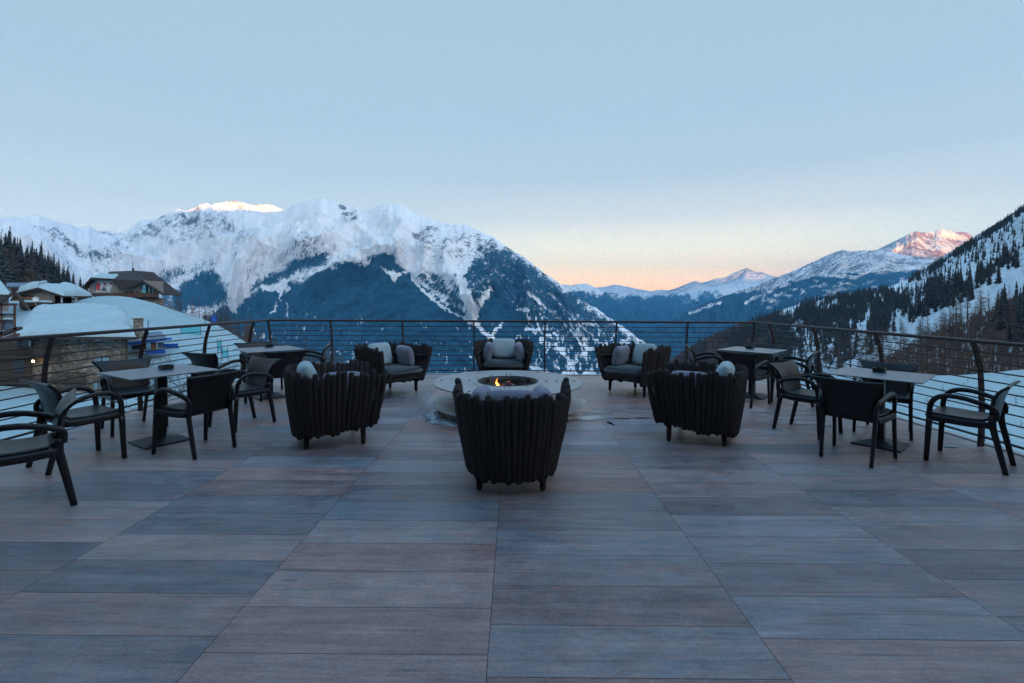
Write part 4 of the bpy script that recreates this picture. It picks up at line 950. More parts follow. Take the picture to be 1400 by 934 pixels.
for a, t, b_, Yd, lab in ((202.5, 438, 455, 60, 'thin pole rising from the snow left of the first net'), (302, 420, 446, 90, 'tall thin pole near the crest of the snow hump'), (280.5, 432, 442, 90, 'short thin pole beside the small blue flag')):
    bm = bmesh.new(); p0, p1 = W(a, b_ + 3, Yd), W(a, t, Yd); sweep(bm, [Vector((0, 0, 0)), p1 - p0], .045, 6); o = finish('marker_pole', bm, M_steel_dark); o.location = p0; tag(o, lab, 'pole')
# ------------------------------------------------------------------ deck
DX0, DX1, DY0, DY1 = -5.12, 4.97, -3.2, 9.52
phase = {0: .049, -1: .165, -2: .261, -3: .150, 1: .275, 2: .133, 3: .21, -4: .08, 4: .02}
bm = bmesh.new(); tl = bm.faces.layers.float.new('tint'); tn = bm.faces.layers.float.new('tone')
rt = random.Random(21)
for k in range(-5, 5):
    xa = -.105 + 1.205 * k + .0014; xb = xa + 1.205 - .0028; xa = max(xa, DX0); xb = min(xb, DX1)
    if xb - xa < .02: continue
    y = DY0 + phase.get(k, .1)
    y = phase.get(k, .1) - 12 * .301
    while y < DY1:
        y0, y1 = max(y + .0014, DY0), min(y + .301 - .0014, DY1)
        if y1 - y0 > .02:
            f = poly(bm, [(xa, y0, 0), (xb, y0, 0), (xb, y1, 0), (xa, y1, 0)]); f[tl] = rt.random(); f[tn] = min(1, max(0, rt.gauss(.5, .3)))
        y += .301
deck = finish('deck_floor', bm, M_deck, recalc=False); tag(deck, kind='structure')
bm = bmesh.new(); box(bm, ((DX0 + DX1) / 2, (DY0 + DY1) / 2, -.154), (DX1 - DX0, DY1 - DY0, .3)); o = finish('deck_slab', bm, M_grout); tag(o, kind='structure')
bm = bmesh.new(); box(bm, ((DX0 + DX1) / 2, (DY0 + DY1) / 2, -1.8), (DX1 - DX0 - .3, DY1 - DY0 - .3, 2.98)); o = finish('terrace_base', bm, M_concrete); tag(o, kind='structure')
bm = bmesh.new()
box(bm, (DX0 - .045, (DY0 + DY1) / 2, -.1), (.09, DY1 - DY0 + .18, .226), bevel=.006); box(bm, (DX1 + .045, (DY0 + DY1) / 2, -.1), (.09, DY1 - DY0 + .18, .226), bevel=.006); box(bm, ((DX0 + DX1) / 2, DY1 + .046, -.1), (DX1 - DX0 - .004, .09, .226), bevel=.006)
o = finish('deck_edge', bm, M_edge); tag(o, kind='structure')

# ------------------------------------------------------------------ railings
def rail(label, a, b_, posts, inward, zt=1.10, PT=.006):
    """posts: list of distances along a->b; inward: unit vector to the deck side"""
    A, B = Vector(a), Vector(b_); d = (B - A); Ln = d.length; d.normalize(); n = Vector(inward)
    e = empty('railing', label, 'railing', A)
    off = lambda z: .085 * max(0, (z - .72) / .38) ** 1.5 if z > .72 else -.012 * math.sin(z / .72 * PI)     # the posts bend in towards the deck near the top
    for s in posts:
        c = d * s; outl = []
        zs = [0 + .0, .15, .4, .6, .72, .82, .92, 1.0, zt - .02]; bm = bmesh.new()
        wv = lambda z: .033 - .008 * z
        L_ = [c + n * (off(z) - wv(z)) + Vector((0, 0, z)) for z in zs]; R_ = [c + n * (off(z) + wv(z)) + Vector((0, 0, z)) for z in zs]
        vl = [[bm.verts.new(p + d * t) for p in L_] for t in (-PT, PT)]; vr = [[bm.verts.new(p + d * t) for p in R_] for t in (-PT, PT)]
        for i in range(len(zs) - 1):
            bm.faces.new((vl[0][i], vr[0][i], vr[0][i + 1], vl[0][i + 1])); bm.faces.new((vl[1][i], vl[1][i + 1], vr[1][i + 1], vr[1][i]))
            bm.faces.new((vl[0][i], vl[0][i + 1], vl[1][i + 1], vl[1][i])); bm.faces.new((vr[0][i], vr[1][i], vr[1][i + 1], vr[0][i + 1]))
        bm.faces.new((vl[0][-1], vr[0][-1], vr[1][-1], vl[1][-1])); bm.faces.new((vl[0][0], vl[1][0], vr[1][0], vr[0][0]))
        for z in (.06, .14):
            for sg in (-1, 1): box(bm, c + Vector((0, 0, z)) + d * sg * .009, (.02, .02, .02))
        finish('post', bm, M_rail, e)
    bm = bmesh.new(); top = n * off(zt); sweep(bm, [top + Vector((0, 0, zt)), d * Ln + top + Vector((0, 0, zt))], (.026, .022), 10, ref=n, p=2.6); finish('handrail', bm, M_rail, e)
    for k in range(10):
        z = .105 + k * .0985; r = .013 if k == 0 else .0075
        bm = bmesh.new(); sweep(bm, [n * off(z) + Vector((0, 0, z)), d * Ln + n * off(z) + Vector((0, 0, z))], r, 8); finish('rod', bm, M_rail, e)
    return e
XL, XR, YB = -5.03, 4.88, 9.43
o1 = .085
rail('brown steel railing along the left side of the terrace', (XL, -3.1, 0), (XL, YB - o1, 0), [y + 3.1 for y in (-2.75, -1.46, -.17, 1.12, 2.4, 3.69, 4.99, 6.28, 7.58, 8.87)], (1, 0, 0))
rail('brown steel railing along the right side of the terrace', (XR, -3.1, 0), (XR, YB - o1, 0), [y + 3.1 for y in (-2.75, -1.46, -.17, 1.08, 2.36, 3.64, 4.92, 6.24, 7.54, 8.84)], (-1, 0, 0))
rail('brown steel railing across the far end of the terrace', (XL + o1, YB, 0), (XR - o1, YB, 0), [x - XL - o1 for x in (-4.93, -3.68, -2.24, -.81, .61, 2.04, 3.46, 4.78)], (0, -1, 0), PT=.013)

# ------------------------------------------------------------------ unseen hotel front added behind the viewer to block rear sky light
ht = empty('unseen_hotel_front', 'tall unseen hotel front added behind the terrace to block sky light', 'building', (0, -3.9, 0))
def hw(bm):
    box(bm, (0, -6.0, 3.0), (34, 12, 20))
bm = bmesh.new(); hw(bm); finish('wall', bm, M_plaster, ht)
bm = bmesh.new(); prism(bm, [(-18.5, .9, 12.2), (18.5, .9, 12.2), (18.5, -6, 16.5), (-18.5, -6, 16.5)], (0, 0, .35)); finish('roof', bm, M_roofdark, ht)
for fl in range(4):
    for k in range(-5, 6):
        x = k * 3.0; z0 = .05 + fl * 3.0
        bm = bmesh.new(); box(bm, (x, .04, z0 + 1.1), (1.7, .10, 2.2), bevel=.01); wf_ = finish('window', bm, M_woodr, ht)
        bm = bmesh.new(); box(bm, (x - .41, .10, z0 + 1.1), (.72, .03, 2.0)); box(bm, (x + .41, .10, z0 + 1.1), (.72, .03, 2.0)); finish('pane', bm, M_glassd, wf_)
# ------------------------------------------------------------------ cafe armchair (faces +y, origin on the floor)
def make_chair():
    e = empty('cafe_armchair', 'x', 'chair')
    for s in (-1, 1):
        bm = bmesh.new(); P = smoothpts([(s * .255, .245, .0), (s * .25, .235, .2), (s * .248, .225, .40)], 3); n = len(P)
        sweep(bm, P, [(.015 + .003 * i / n, .020 + .006 * i / n) for i in range(n)], 10, ref=(1, 0, 0), p=3); finish('leg', bm, M_black, e, True)
        bm = bmesh.new(); P = smoothpts([(s * .20, -.275, .0), (s * .205, -.235, .2), (s * .208, -.195, .40), (s * .213, -.195, .50)], 3); n = len(P)
        sweep(bm, P, [(.015 + .004 * i / n, .020 + .009 * i / n) for i in range(n)], 10, ref=(1, 0, 0), p=3); finish('leg', bm, M_black, e, True)
        bm = bmesh.new(); P = smoothpts([(s * .248, .225, .39), (s * .250, .222, .48), (s * .256, .207, .555), (s * .262, .165, .610), (s * .265, .10, .636), (s * .264, .0, .634), (s * .256, -.09, .612), (s * .243, -.165, .585), (s * .225, -.215, .545), (s * .213, -.215, .47)], 4); n = len(P)
        sweep(bm, P, [(.0165, .022 + .006 * (i / n > .8))] * n, 10, ref=(1, 0, 0), p=2.6); finish('armrest', bm, M_black, e, True)
    # side rails and cross rails under the shell
    bm = bmesh.new()
    for s in (-1, 1):
        P = smoothpts([(s * .247, .222, .415), (s * .240, .1, .409), (s * .229, -.05, .405), (s * .214, -.19, .412)], 3); sweep(bm, P, (.017, .031), 10, ref=(1, 0, 0), p=3)
    sweep(bm, [(-.245, .215, .41), (.245, .215, .41)], (.02, .014), 8, ref=(0, 0, 1), p=3)
    finish('seat_frame', bm, M_black, e, True)
    # one curved shell: seat then backrest
    def shell(prof, th, nu=13):
        bm = bmesh.new(); top, bot = [], []
        for j, (y, z, hw, dish_, curl) in enumerate(prof):
            a, b_ = [], []
            for i in range(nu):
                t = -1 + 2 * i / (nu - 1); x = hw * t
                yy = y + curl * (t * t) ; zz = z - dish_ * (1 - t * t)
                a.append(Vector((x, yy, zz)))
            top.append(a)
        nrm_ = []
        for j in range(len(prof)):
            row = []
            for i in range(nu):
                dj = top[min(j + 1, len(prof) - 1)][i] - top[max(j - 1, 0)][i]; di = top[j][min(i + 1, nu - 1)] - top[j][max(i - 1, 0)]
                row.append(di.cross(dj).normalized())
            nrm_.append(row)
        A = [[bm.verts.new(top[j][i]) for i in range(nu)] for j in range(len(prof))]; B = [[bm.verts.new(top[j][i] - nrm_[j][i] * th) for i in range(nu)] for j in range(len(prof))]
        m_ = len(prof)
        for j in range(m_ - 1):
            for i in range(nu - 1):
                bm.faces.new((A[j][i], A[j][i + 1], A[j + 1][i + 1], A[j + 1][i])); bm.faces.new((B[j][i], B[j + 1][i], B[j + 1][i + 1], B[j][i + 1]))
        for i in range(nu - 1): bm.faces.new((A[0][i + 1], A[0][i], B[0][i], B[0][i + 1])); bm.faces.new((A[-1][i], A[-1][i + 1], B[-1][i + 1], B[-1][i]))
        for j in range(m_ - 1): bm.faces.new((A[j][0], A[j + 1][0], B[j + 1][0], B[j][0])); bm.faces.new((A[j + 1][-1], A[j][-1], B[j][-1], B[j + 1][-1]))
        return bm
    finish('seat', shell([(.245, .418, .236, .0, 0), (.235, .432, .236, .004, 0), (.20, .438, .234, .010, 0), (.10, .436, .230, .018, 0), (0, .432, .222, .020, 0), (-.08, .432, .216, .018, 0), (-.14, .437, .210, .014, .004), (-.178, .452, .206, .008, .008)], .022), M_black, e, True)
    finish('backrest', shell([(-.172, .385, .196, 0, .006), (-.192, .42, .202, 0, .012), (-.207, .46, .206, 0, .020), (-.220, .52, .210, 0, .030), (-.232, .58, .216, 0, .036), (-.243, .64, .226, 0, .036), (-.256, .69, .243, 0, .026), (-.270, .73, .264, .002, .008), (-.282, .755, .283, .004, -.014), (-.29, .768, .292, .006, -.022)], .020), M_black, e, True)
    return e
chair0 = make_chair(); first = [True]
def chair(rear, front, label, group='cafe armchairs round the small tables', twist=0):
    """rear, front: floor points midway between the rear and the front legs"""
    R_, F_ = Vector((*rear, 0)), Vector((*front, 0)); c = (R_ * .245 + F_ * .275) / .52; d = F_ - R_
    o = chair0 if first[0] else copy_tree(chair0); first[0] = False
    mid = (R_ + F_) / 2; dn = d.normalized(); o.location = mid + dn * .015; o.rotation_euler = (0, 0, math.atan2(dn.y, dn.x) - PI / 2 + twist)
    o['label'] = label; o['category'] = 'chair'; o['group'] = group
def md(a, b_): return ((a[0] + b_[0]) / 2, (a[1] + b_[1]) / 2)
chair((-3.34, 3.506), (-3.68, 3.15), 'black armchair cut off by the left edge of the photo, facing the railing')
chair(md((-3.964, 3.984), (-4.287, 4.147)), md((-3.692, 4.385), (-4.122, 4.601)), 'black armchair facing the near left table, just behind the cut off one')
chair((-4.66, 5.57), (-4.25, 5.30), 'black armchair between the near left table and the left railing')
chair(md((-3.027, 4.38), (-2.856, 4.748)), md((-3.467, 4.514), (-3.248, 4.955)), 'black armchair with its back to the rope seats at the near left table')
chair(md((-2.964, 5.732), (-3.287, 5.896)), md((-3.14, 5.278), (-3.568, 5.509)), 'black armchair on the far right side of the near left table, turned to us')
chair((-4.27, 6.36), (-4.15, 6.83), 'black armchair by the railing behind the near left table, facing the far left one')
chair((-3.25, 6.66), (-3.52, 7.03), 'black armchair with its wide back to us at the far left table')
chair((-3.10, 7.72), (-3.55, 7.56), 'black armchair right of the far left table, beside the back railing')
chair((-4.47, 8.0), (-4.08, 7.68), 'black armchair in the far left corner behind the far left table')
chair(md((3.004, 4.583), (3.251, 4.259)), md((3.336, 4.909), (3.659, 4.513)), 'black armchair with its wide back to us at the near right table')
chair((4.49, 5.64), (4.15, 5.30), 'black armchair between the near right table and the right railing')
chair((3.265, 5.67), (3.53, 5.27), 'black armchair on the far left side of the near right table')
chair(md((4.279, 4.115), (4.58, 4.335)), md((3.944, 4.472), (4.331, 4.76)), 'black armchair nearest the right edge of the photo, in full side view')
chair((3.22, 6.78), (3.58, 7.10), 'black armchair with its back to us at the far right table')
chair((4.40, 6.90), (4.02, 7.21), 'black armchair right of the far right table, facing it')
chair((4.33, 8.14), (4.02, 7.82), 'black armchair in the far right corner behind the far right table')
chair((2.90, 7.74), (3.36, 7.60), 'black armchair left of the far right table, behind the rope seat')

# ------------------------------------------------------------------ small tables
def make_table():
    e = empty('cafe_table', 'x', 'table'); s = .40
    bm = bmesh.new(); box(bm, (0, 0, .737), (s * 2, s * 2, .011), bevel=.002); finish('tabletop', bm, M_table, e)
    bm = bmesh.new(); box(bm, (0, 0, .7225), (.3, .3, .018)); finish('top_plate', bm, M_steel_dark, e)
    bm = bmesh.new(); box(bm, (0, 0, .38), (.085, .085, .67), bevel=.004); finish('column', bm, M_steel_dark, e)
    bm = bmesh.new(); b2 = .21
    lo = [bm.verts.new((x * b2, y * b2, z)) for z in (0.002, .014) for x, y in ((-1, -1), (1, -1), (1, 1), (-1, 1))]; hi = [bm.verts.new((x * .05, y * .05, .062)) for x, y in ((-1, -1), (1, -1), (1, 1), (-1, 1))]
    bm.faces.new(lo[:4][::-1]); bm.faces.new(hi)
    for i in range(4): j = (i + 1) % 4; bm.faces.new((lo[i], lo[j], lo[4 + j], lo[4 + i])); bm.faces.new((lo[4 + i], lo[4 + j], hi[j], hi[i]))
    finish('base', bm, M_steel_dark, e); return e
t0 = make_table()
def make_ash():
    bm = bmesh.new(); s = .048
    prof = [(.042, 0), (.052, .004), (.054, .045), (.046, .045), (.044, .015), (.002, .012)]
    rings = []
    for r, z in prof: rings.append([bm.verts.new((r * x, r * y, z)) for x, y in ((-1, -1), (0, -1), (1, -1), (1, 0), (1, 1), (0, 1), (-1, 1), (-1, 0))])
    for i in range(len(prof) - 1):
        for k in range(8): bm.faces.new((rings[i][k], rings[i][(k + 1) % 8], rings[i + 1][(k + 1) % 8], rings[i + 1][k]))
    bm.faces.new(rings[0][::-1]); bm.faces.new(rings[-1])
    return finish('ashtray', bm, M_black)
ash0 = make_ash()
for i, (x, y, rz, ax, ay, where) in enumerate([(-3.735, 4.925, -31, 227, 504.5, 'near left'), (-3.81, 7.27, -47, 367.5, 474.5, 'far left'), (3.87, 4.975, 41, 1202.5, 508.5, 'near right'), (3.80, 7.5, 45, 1025, 476.5, 'far right')]):
    t = t0 if i == 0 else copy_tree(t0); t.location = (x, y, 0); t.rotation_euler = (0, 0, math.radians(rz)); t['label'] = 'square grey topped pedestal table at the %s of the terrace' % where; t['category'] = 'table'; t['group'] = 'small square tables'
    a = ash0 if i == 0 else ash0.copy()
    if i: C.objects.link(a)
    rx, ry, rzz = ray(ax, ay); tt = (.745 - H) / rzz; a.location = (rx * tt, ry * tt, .7435); a.rotation_euler = (0, 0, math.radians(rz)); tag(a, 'small black square ashtray on the %s table' % where, 'ashtray', 'ashtrays on the small tables')

# ------------------------------------------------------------------ rope armchair (faces +y)
def rope_path(t):
    """t in 0..1 round the open shell, from the front right end behind the seat to the front left end"""
    P = [(.475, .42), (.468, .25), (.455, .08), (.44, -.10), (.41, -.27), (.345, -.385), (.23, -.44), (.08, -.46), (-.08, -.46), (-.23, -.44), (-.345, -.385), (-.41, -.27), (-.44, -.10), (-.455, .08), (-.468, .25), (-.475, .42)]
    Q = smoothpts([(a, b_, 0) for a, b_ in P], 6); i = t * (len(Q) - 1); k = min(int(i), len(Q) - 2); return Q[k].lerp(Q[k + 1], i - k)
def make_rope(seed):
    r_ = random.Random(seed); e = empty('rope_armchair', 'x', 'armchair')
    bm = bmesh.new(); n = 50
    for k in range(n):
        t = (k + .5) / n; q = rope_path(t); front = max(0, q.y + .05) / .47; sidef = min(1, abs(q.x) / .45)
        zt = .735 + r_.uniform(-.022, .038) ; zb = .155 + r_.uniform(-.018, .018) + .05 * front + .03 * sidef * front - (.02 if q.y < -.4 else 0)
        bot = Vector((q.x * .80, q.y * .86, zb)); top = Vector((q.x * 1.045, q.y * 1.03, zt)); top += Vector((r_.uniform(-.007, .007), r_.uniform(-.007, .007), 0))
        r = .0285 + r_.uniform(-.002, .002); mid = (bot + top) / 2 + Vector((q.x, q.y, 0)).normalized() * .012
        sweep(bm, [bot, bot.lerp(mid, .5), mid, mid.lerp(top, .5), top], r, 9, round_end=True)
    finish('rope_shell', bm, M_rope, e, True)
    bm = bmesh.new()     # inner frame bands behind the ropes
    for z, s_ in ((.26, .80), (.60, .93)):
        P = [rope_path(i / 20) * s_ + Vector((0, 0, z)) for i in range(21)]; sweep(bm, P, (.008, .02), 6, ref=(0, 0, 1))
    finish('frame', bm, M_steel_dark, e)
    for x, y in ((-.25, -.30), (.25, -.30), (-.35, .235), (.35, .235)):
        bm = bmesh.new(); sweep(bm, [(x, y, .03), (x * .98, y * .97, .30)], [(.024, .024), (.031, .031)], 12, round_end=True); finish('leg', bm, M_rope, e, True)
    bm = bmesh.new(); outl = [(.37, .40), (.36, -.1), (.31, -.30), (.2, -.36), (-.2, -.36), (-.31, -.30), (-.36, -.1), (-.37, .40)]
    prism(bm, [(a, b_, .245) for a, b_ in outl], (0, 0, .07)); bmesh.ops.bevel(bm, geom=bm.edges[:], offset=.012, segments=2, affect='EDGES'); finish('seat_base', bm, M_steel_dark, e)
    bm = bmesh.new(); prism(bm, [(a * .985, b_ * .985 + .012, .317) for a, b_ in outl], (0, 0, .115)); bmesh.ops.bevel(bm, geom=bm.edges[:], offset=.035, segments=4, affect='EDGES'); finish('seat_cushion', bm, M_seat, e, True)
    return e
ropes = [make_rope(3)]
def pillow(w_, h_, t_, m_, seed, name='pillow'):
    r_ = np.random.RandomState(seed); n = 15; bm = bmesh.new(); g = [[None] * n for _ in range(n)]; g2 = [[None] * n for _ in range(n)]
    for j in range(n):
        for i in range(n):
            u_, v_ = -1 + 2 * i / (n - 1), -1 + 2 * j / (n - 1)
            pin = 1 - .07 * (1 - u_ * u_) * 0; ex = u_ * (1 - .07 * (1 - abs(v_)) ** 0 * (1 - v_ * v_) * .6); ey = v_ * (1 - .07 * (1 - u_ * u_) * .6)
            rr = max(abs(u_), abs(v_)); cr = (abs(u_) ** 5 + abs(v_) ** 5) ** .2; k_ = rr / max(cr, 1e-6) if cr > 0 else 1
            ex *= k_; ey *= k_
            th = t_ / 2 * (max(0, (1 - u_ ** 4)) * max(0, (1 - v_ ** 4))) ** .42
            wr = float(fbm(np.array([u_ * 1.6 + seed]), np.array([v_ * 1.6]), seed, 3)[0] - .5) * .03 * (1 - rr ** 4)
            edge = rr > .999
            g[j][i] = bm.verts.new((ex * w_ / 2, th + (0 if edge else wr), ey * h_ / 2)); g2[j][i] = g[j][i] if edge else bm.verts.new((ex * w_ / 2, -th + wr, ey * h_ / 2))
    for j in range(n - 1):
        for i in range(n - 1):
            bm.faces.new((g[j][i], g[j][i + 1], g[j + 1][i + 1], g[j + 1][i])); f = (g2[j][i], g2[j + 1][i], g2[j + 1][i + 1], g2[j][i + 1])
            bm.faces.new(f)
    o = finish(name, bm, m_, None, True)
    s_ = o.modifiers.new('smooth', 'SUBSURF'); s_.levels = s_.render_levels = 1
    return o
pb_light = pillow(.47, .42, .16, M_cush_light, 3); pb_grey = pillow(.47, .42, .16, M_cush_grey, 5); ps = {}
used = set()
def put(src, M4, label):
    o = src if src.name not in used else src.copy()
    if src.name in used: C.objects.link(o)
    used.add(src.name); o.matrix_world = M4; tag(o, label, 'pillow', 'throw pillows on the rope armchairs')
fsofa = [True]
SE = .432
def rope_chair(x, y, ang, label, pillows, who, sc=1.0):
    """ang: facing direction in degrees from +x"""
    if fsofa[0]: o = ropes[0]; fsofa[0] = False
    else: o = copy_tree(ropes[0])
    rz = math.radians(ang) - PI / 2
    o.location = (x, y, 0); o.rotation_euler = (0, 0, rz); o['label'] = label; o['category'] = 'armchair'; o['group'] = 'rope armchairs round the fire pit'
    B = Matrix.Translation((x, y, 0)) @ Matrix.Rotation(rz, 4, 'Z')
    for kind, colr, dsc in pillows:
        src = pb_light if colr == 'l' else pb_grey
        if kind == 'back': Lm = Matrix.Translation((0.01, -.235, SE + .185)) @ Matrix.Rotation(math.radians(17), 4, 'X')
        elif kind == 'backhigh': Lm = Matrix.Translation((0.0, -.255, SE + (.205 if colr == 'l' else .175))) @ Matrix.Rotation(math.radians(15), 4, 'X') @ Matrix.Scale(1.12 if colr == 'l' else 1, 4)
        elif kind == 'right': Lm = Matrix.Translation((.285, .04, SE + .150)) @ Matrix.Rotation(math.radians(-12), 4, 'Y') @ Matrix.Rotation(math.radians(-82), 4, 'Z') @ Matrix.Scale(.93, 4)
        elif kind == 'left': Lm = Matrix.Translation((-.285, .04, SE + .150)) @ Matrix.Rotation(math.radians(12), 4, 'Y') @ Matrix.Rotation(math.radians(82), 4, 'Z') @ Matrix.Scale(.93, 4)
        # Rotation about Y leans the pillow against the arm
        put(src, B @ Lm, dsc)
rope_chair(-.02, 3.975, 90, 'dark rope armchair in front of the fire pit with its back to us', [('backhigh', 'g', 'broad grey pillow along the back of the front armchair'), ('left', 'g', 'grey pillow in the left arm of the front armchair'), ('right', 'g', 'grey pillow in the right arm of the front armchair')], 'front')
rope_chair(-1.93, 5.04, 28, 'dark rope armchair on the near left of the fire pit', [('backhigh', 'l', 'pale cyan pillow standing in the back of the near left armchair'), ('right', 'g', 'mauve grey pillow along the near arm of the near left armchair')], 'nl')
rope_chair(2.03, 5.205, 151, 'dark rope armchair on the near right of the fire pit', [('backhigh', 'l', 'pale cyan pillow standing in the back of the near right armchair'), ('left', 'g', 'mauve grey pillow along the near arm of the near right armchair')], 'nr')
rope_chair(-2.01, 7.56, -36, 'dark rope armchair on the far left of the fire pit', [('back', 'l', 'pale cyan pillow against the back of the far left armchair'), ('left', 'g', 'mauve grey pillow on the seat of the far left armchair')], 'fl')
rope_chair(2.0, 7.70, 217, 'dark rope armchair on the far right of the fire pit', [('back', 'l', 'pale cyan pillow against the back of the far right armchair'), ('right', 'g', 'grey pillow on the seat of the far right armchair')], 'fr')
rope_chair(-.19, 8.50, 270, 'dark rope armchair behind the fire pit facing us', [('back', 'l', 'pale pillow upright in the middle of the far armchair'), ('left', 'g', 'grey pillow in the arm of the far armchair on the right of the photo'), ('right', 'g', 'grey pillow in the arm of the far armchair on the left of the photo')], 'far')

# ------------------------------------------------------------------ fire pit
M_disc = None
m, nt, b = mat('brushed_steel_disc'); g = coord(nt)
n1 = noise(nt, g, 3, 6, .65); n2 = noise(nt, g, 40, 3, .7)
L(nt, ramp(nt, math_(nt, 'ADD', math_(nt, 'MULTIPLY', n1, .75), math_(nt, 'MULTIPLY', n2, .25)), [(.3, (.20, .195, .20)), (.55, (.34, .325, .32)), (.8, (.50, .46, .44))]), b.inputs['Base Color'])
b.inputs['Metallic'].default_value = .35; L(nt, ramp(nt, n1, [(.3, (.35, .35, .35)), (.7, (.6, .6, .6))]), b.inputs['Roughness']); M_disc = m
PX, PY, PR = -.085, 6.34, 1.0
fp = empty('fire_pit', 'round steel fire pit with two wide discs and a small flame', 'fire pit', (PX, PY, 0))
bm = bmesh.new(); lathe(bm, [(.405, .418), (PR - .004, .418), (PR, .414), (PR, .402), (PR - .004, .398), (.405, .398)], 128); finish('top_disc', bm, M_disc, fp, False)
bm = bmesh.new(); lathe(bm, [(.405, .4225), (.415, .4225), (.415, .396), (.409, .34), (.34, .20), (.1, .165), (.001, .165), (.001, .155), (.1, .155), (.35, .19), (.42, .34), (.42, .394), (.404, .394)][:0] or [(.404, .424), (.414, .424), (.414, .35), (.35, .21), (.002, .17), (.002, .18), (.34, .225), (.404, .35)], 96); finish('fire_bowl', bm, M_steel_dark, fp, True)
bm = bmesh.new(); lathe(bm, [(.20, .142), (PR - .005, .142), (PR, .138), (PR, .128), (PR - .005, .124), (.2, .124)], 128); finish('lower_disc', bm, M_disc, fp)
bm = bmesh.new(); lathe(bm, [(.30, .008), (.30, .124), (.26, .124), (.26, .008)], 40); finish('base_ring', bm, M_steel_dark, fp)
for a in (45, 135, 225, 315):
    bm = bmesh.new(); box(bm, (.52 * math.cos(math.radians(a)), .52 * math.sin(math.radians(a)), .27), (.24, .05, .254), math.radians(a)); finish('bracket', bm, M_steel_dark, fp)
bm = bmesh.new()
for a in range(0, 360, 30):
    for r, da in ((.52, -3), (.52, 3)) if a % 90 == 0 else ((.50, 0),):
        bmesh.ops.create_cone(bm, segments=10, radius1=.011, radius2=.009, depth=.008, cap_ends=True, matrix=Matrix.Translation((r * math.cos(math.radians(a + da)), r * math.sin(math.radians(a + da)), .4215)))
    if a % 90 == 0:
        for da in (-2.2, 2.2): bmesh.ops.create_cone(bm, segments=10, radius1=.011, radius2=.009, depth=.008, cap_ends=True, matrix=Matrix.Translation((.66 * math.cos(math.radians(a + da)), .66 * math.sin(math.radians(a + da)), .4215)))
    for rr in ((.90,) if a % 60 == 0 else ()): bmesh.ops.create_cone(bm, segments=12, radius1=.017, radius2=.014, depth=.008, cap_ends=True, matrix=Matrix.Translation((rr * math.cos(math.radians(a)), rr * math.sin(math.radians(a)), .4215)))
finish('bolts', bm, M_steel_dark, fp)
rd = random.Random(12)
for k in range(16):
    a, r_ = rd.uniform(0, 6.28), rd.uniform(.46, .96); bm = bmesh.new(); P_ = [(rd.uniform(.006, .016) * math.cos(q * 1.05), rd.uniform(.004, .012) * math.sin(q * 1.05), rd.uniform(0, .004)) for q in range(6)]
    prism(bm, P_, (0, 0, .002)); lf = finish('leaf', bm, M_bark); lf.location = (PX + r_ * math.cos(a), PY + r_ * math.sin(a), .4185); lf.rotation_euler = (0, 0, rd.uniform(0, 6)); tag(lf, 'dry dark leaf crumb lying on the top disc of the fire pit', 'leaf', 'leaf crumbs on the fire pit')
# logs, embers and flame
m, nt, b = mat('glowing_embers'); g = coord(nt); nn = noise(nt, g, 26, 5, .75); L(nt, ramp(nt, nn, [(.4, (.02, .015, .014)), (.7, (.12, .05, .03))]), b.inputs['Base Color'])
L(nt, ramp(nt, nn, [(.56, (0, 0, 0)), (.64, (.6, .09, .01)), (.72, (1, .35, .06))]), b.inputs['Emission Color']); b.inputs['Emission Strength'].default_value = 1.1; b.inputs['Roughness'].default_value = .9; M_ember = m
M_char = simple('charred_wood', (.03, .026, .024), .9, 0, .5, 20, .006); M_ashw = simple('ash_grey_wood', (.22, .20, .19), .9, 0, .4, 20, .004)
rl = random.Random(4)
for k in range(9):
    a = k * 41 + rl.uniform(-15, 15); r = .19; x, y = r * math.cos(math.radians(a)), r * math.sin(math.radians(a))
    bm = bmesh.new(); tip = Vector((x * -.1 + rl.uniform(-.05, .05), rl.uniform(-.04, .04), .385 + rl.uniform(-.03, .02))); P = [Vector((x, y, .25)), Vector((x, y, .25)).lerp(tip, .5) + Vector((0, 0, .012)), tip]
    sweep(bm, P, [(.026, .03), (.028, .026), (.018, .02)], 8); lg = finish('log', bm, [M_char, M_ashw, M_ember][k % 3], None, True); lg.location = (PX, PY, 0)
    tag(lg, 'charred log piled in the fire pit bowl', 'log', 'logs in the fire pit')
bm = bmesh.new(); bmesh.ops.create_icosphere(bm, subdivisions=4, radius=1)
for v_ in bm.verts:
    n_ = float(fbm(np.array([v_.co.x * 5]), np.array([v_.co.y * 5 + v_.co.z * 3]), 3, 4)[0]); v_.co = Vector((v_.co.x * .30, v_.co.y * .30, .235 + v_.co.z * .045 + n_ * .03 * (v_.co.z > 0)))
eb = finish('ember_bed', bm, M_ember, None, True); eb.location = (PX, PY, 0); tag(eb, 'bed of glowing embers in the fire pit bowl', 'embers')
fm = bpy.data.materials.new('flame_glow'); fm.use_nodes = True; nt = fm.node_tree; nt.nodes.clear(); out = nt.nodes.new('ShaderNodeOutputMaterial')
em_ = nt.nodes.new('ShaderNodeEmission'); tr = nt.nodes.new('ShaderNodeBsdfTransparent'); mx = nt.nodes.new('ShaderNodeMixShader')
g = nt.nodes.new('ShaderNodeTexCoord').outputs['Generated']; sz = nt.nodes.new('ShaderNodeSeparateXYZ'); L(nt, g, sz.inputs[0])
L(nt, ramp(nt, sz.outputs['Z'], [(0, (1, .62, .22)), (.35, (1, .38, .06)), (1, (.8, .10, .01))]), em_.inputs['Color']); em_.inputs['Strength'].default_value = 1.9
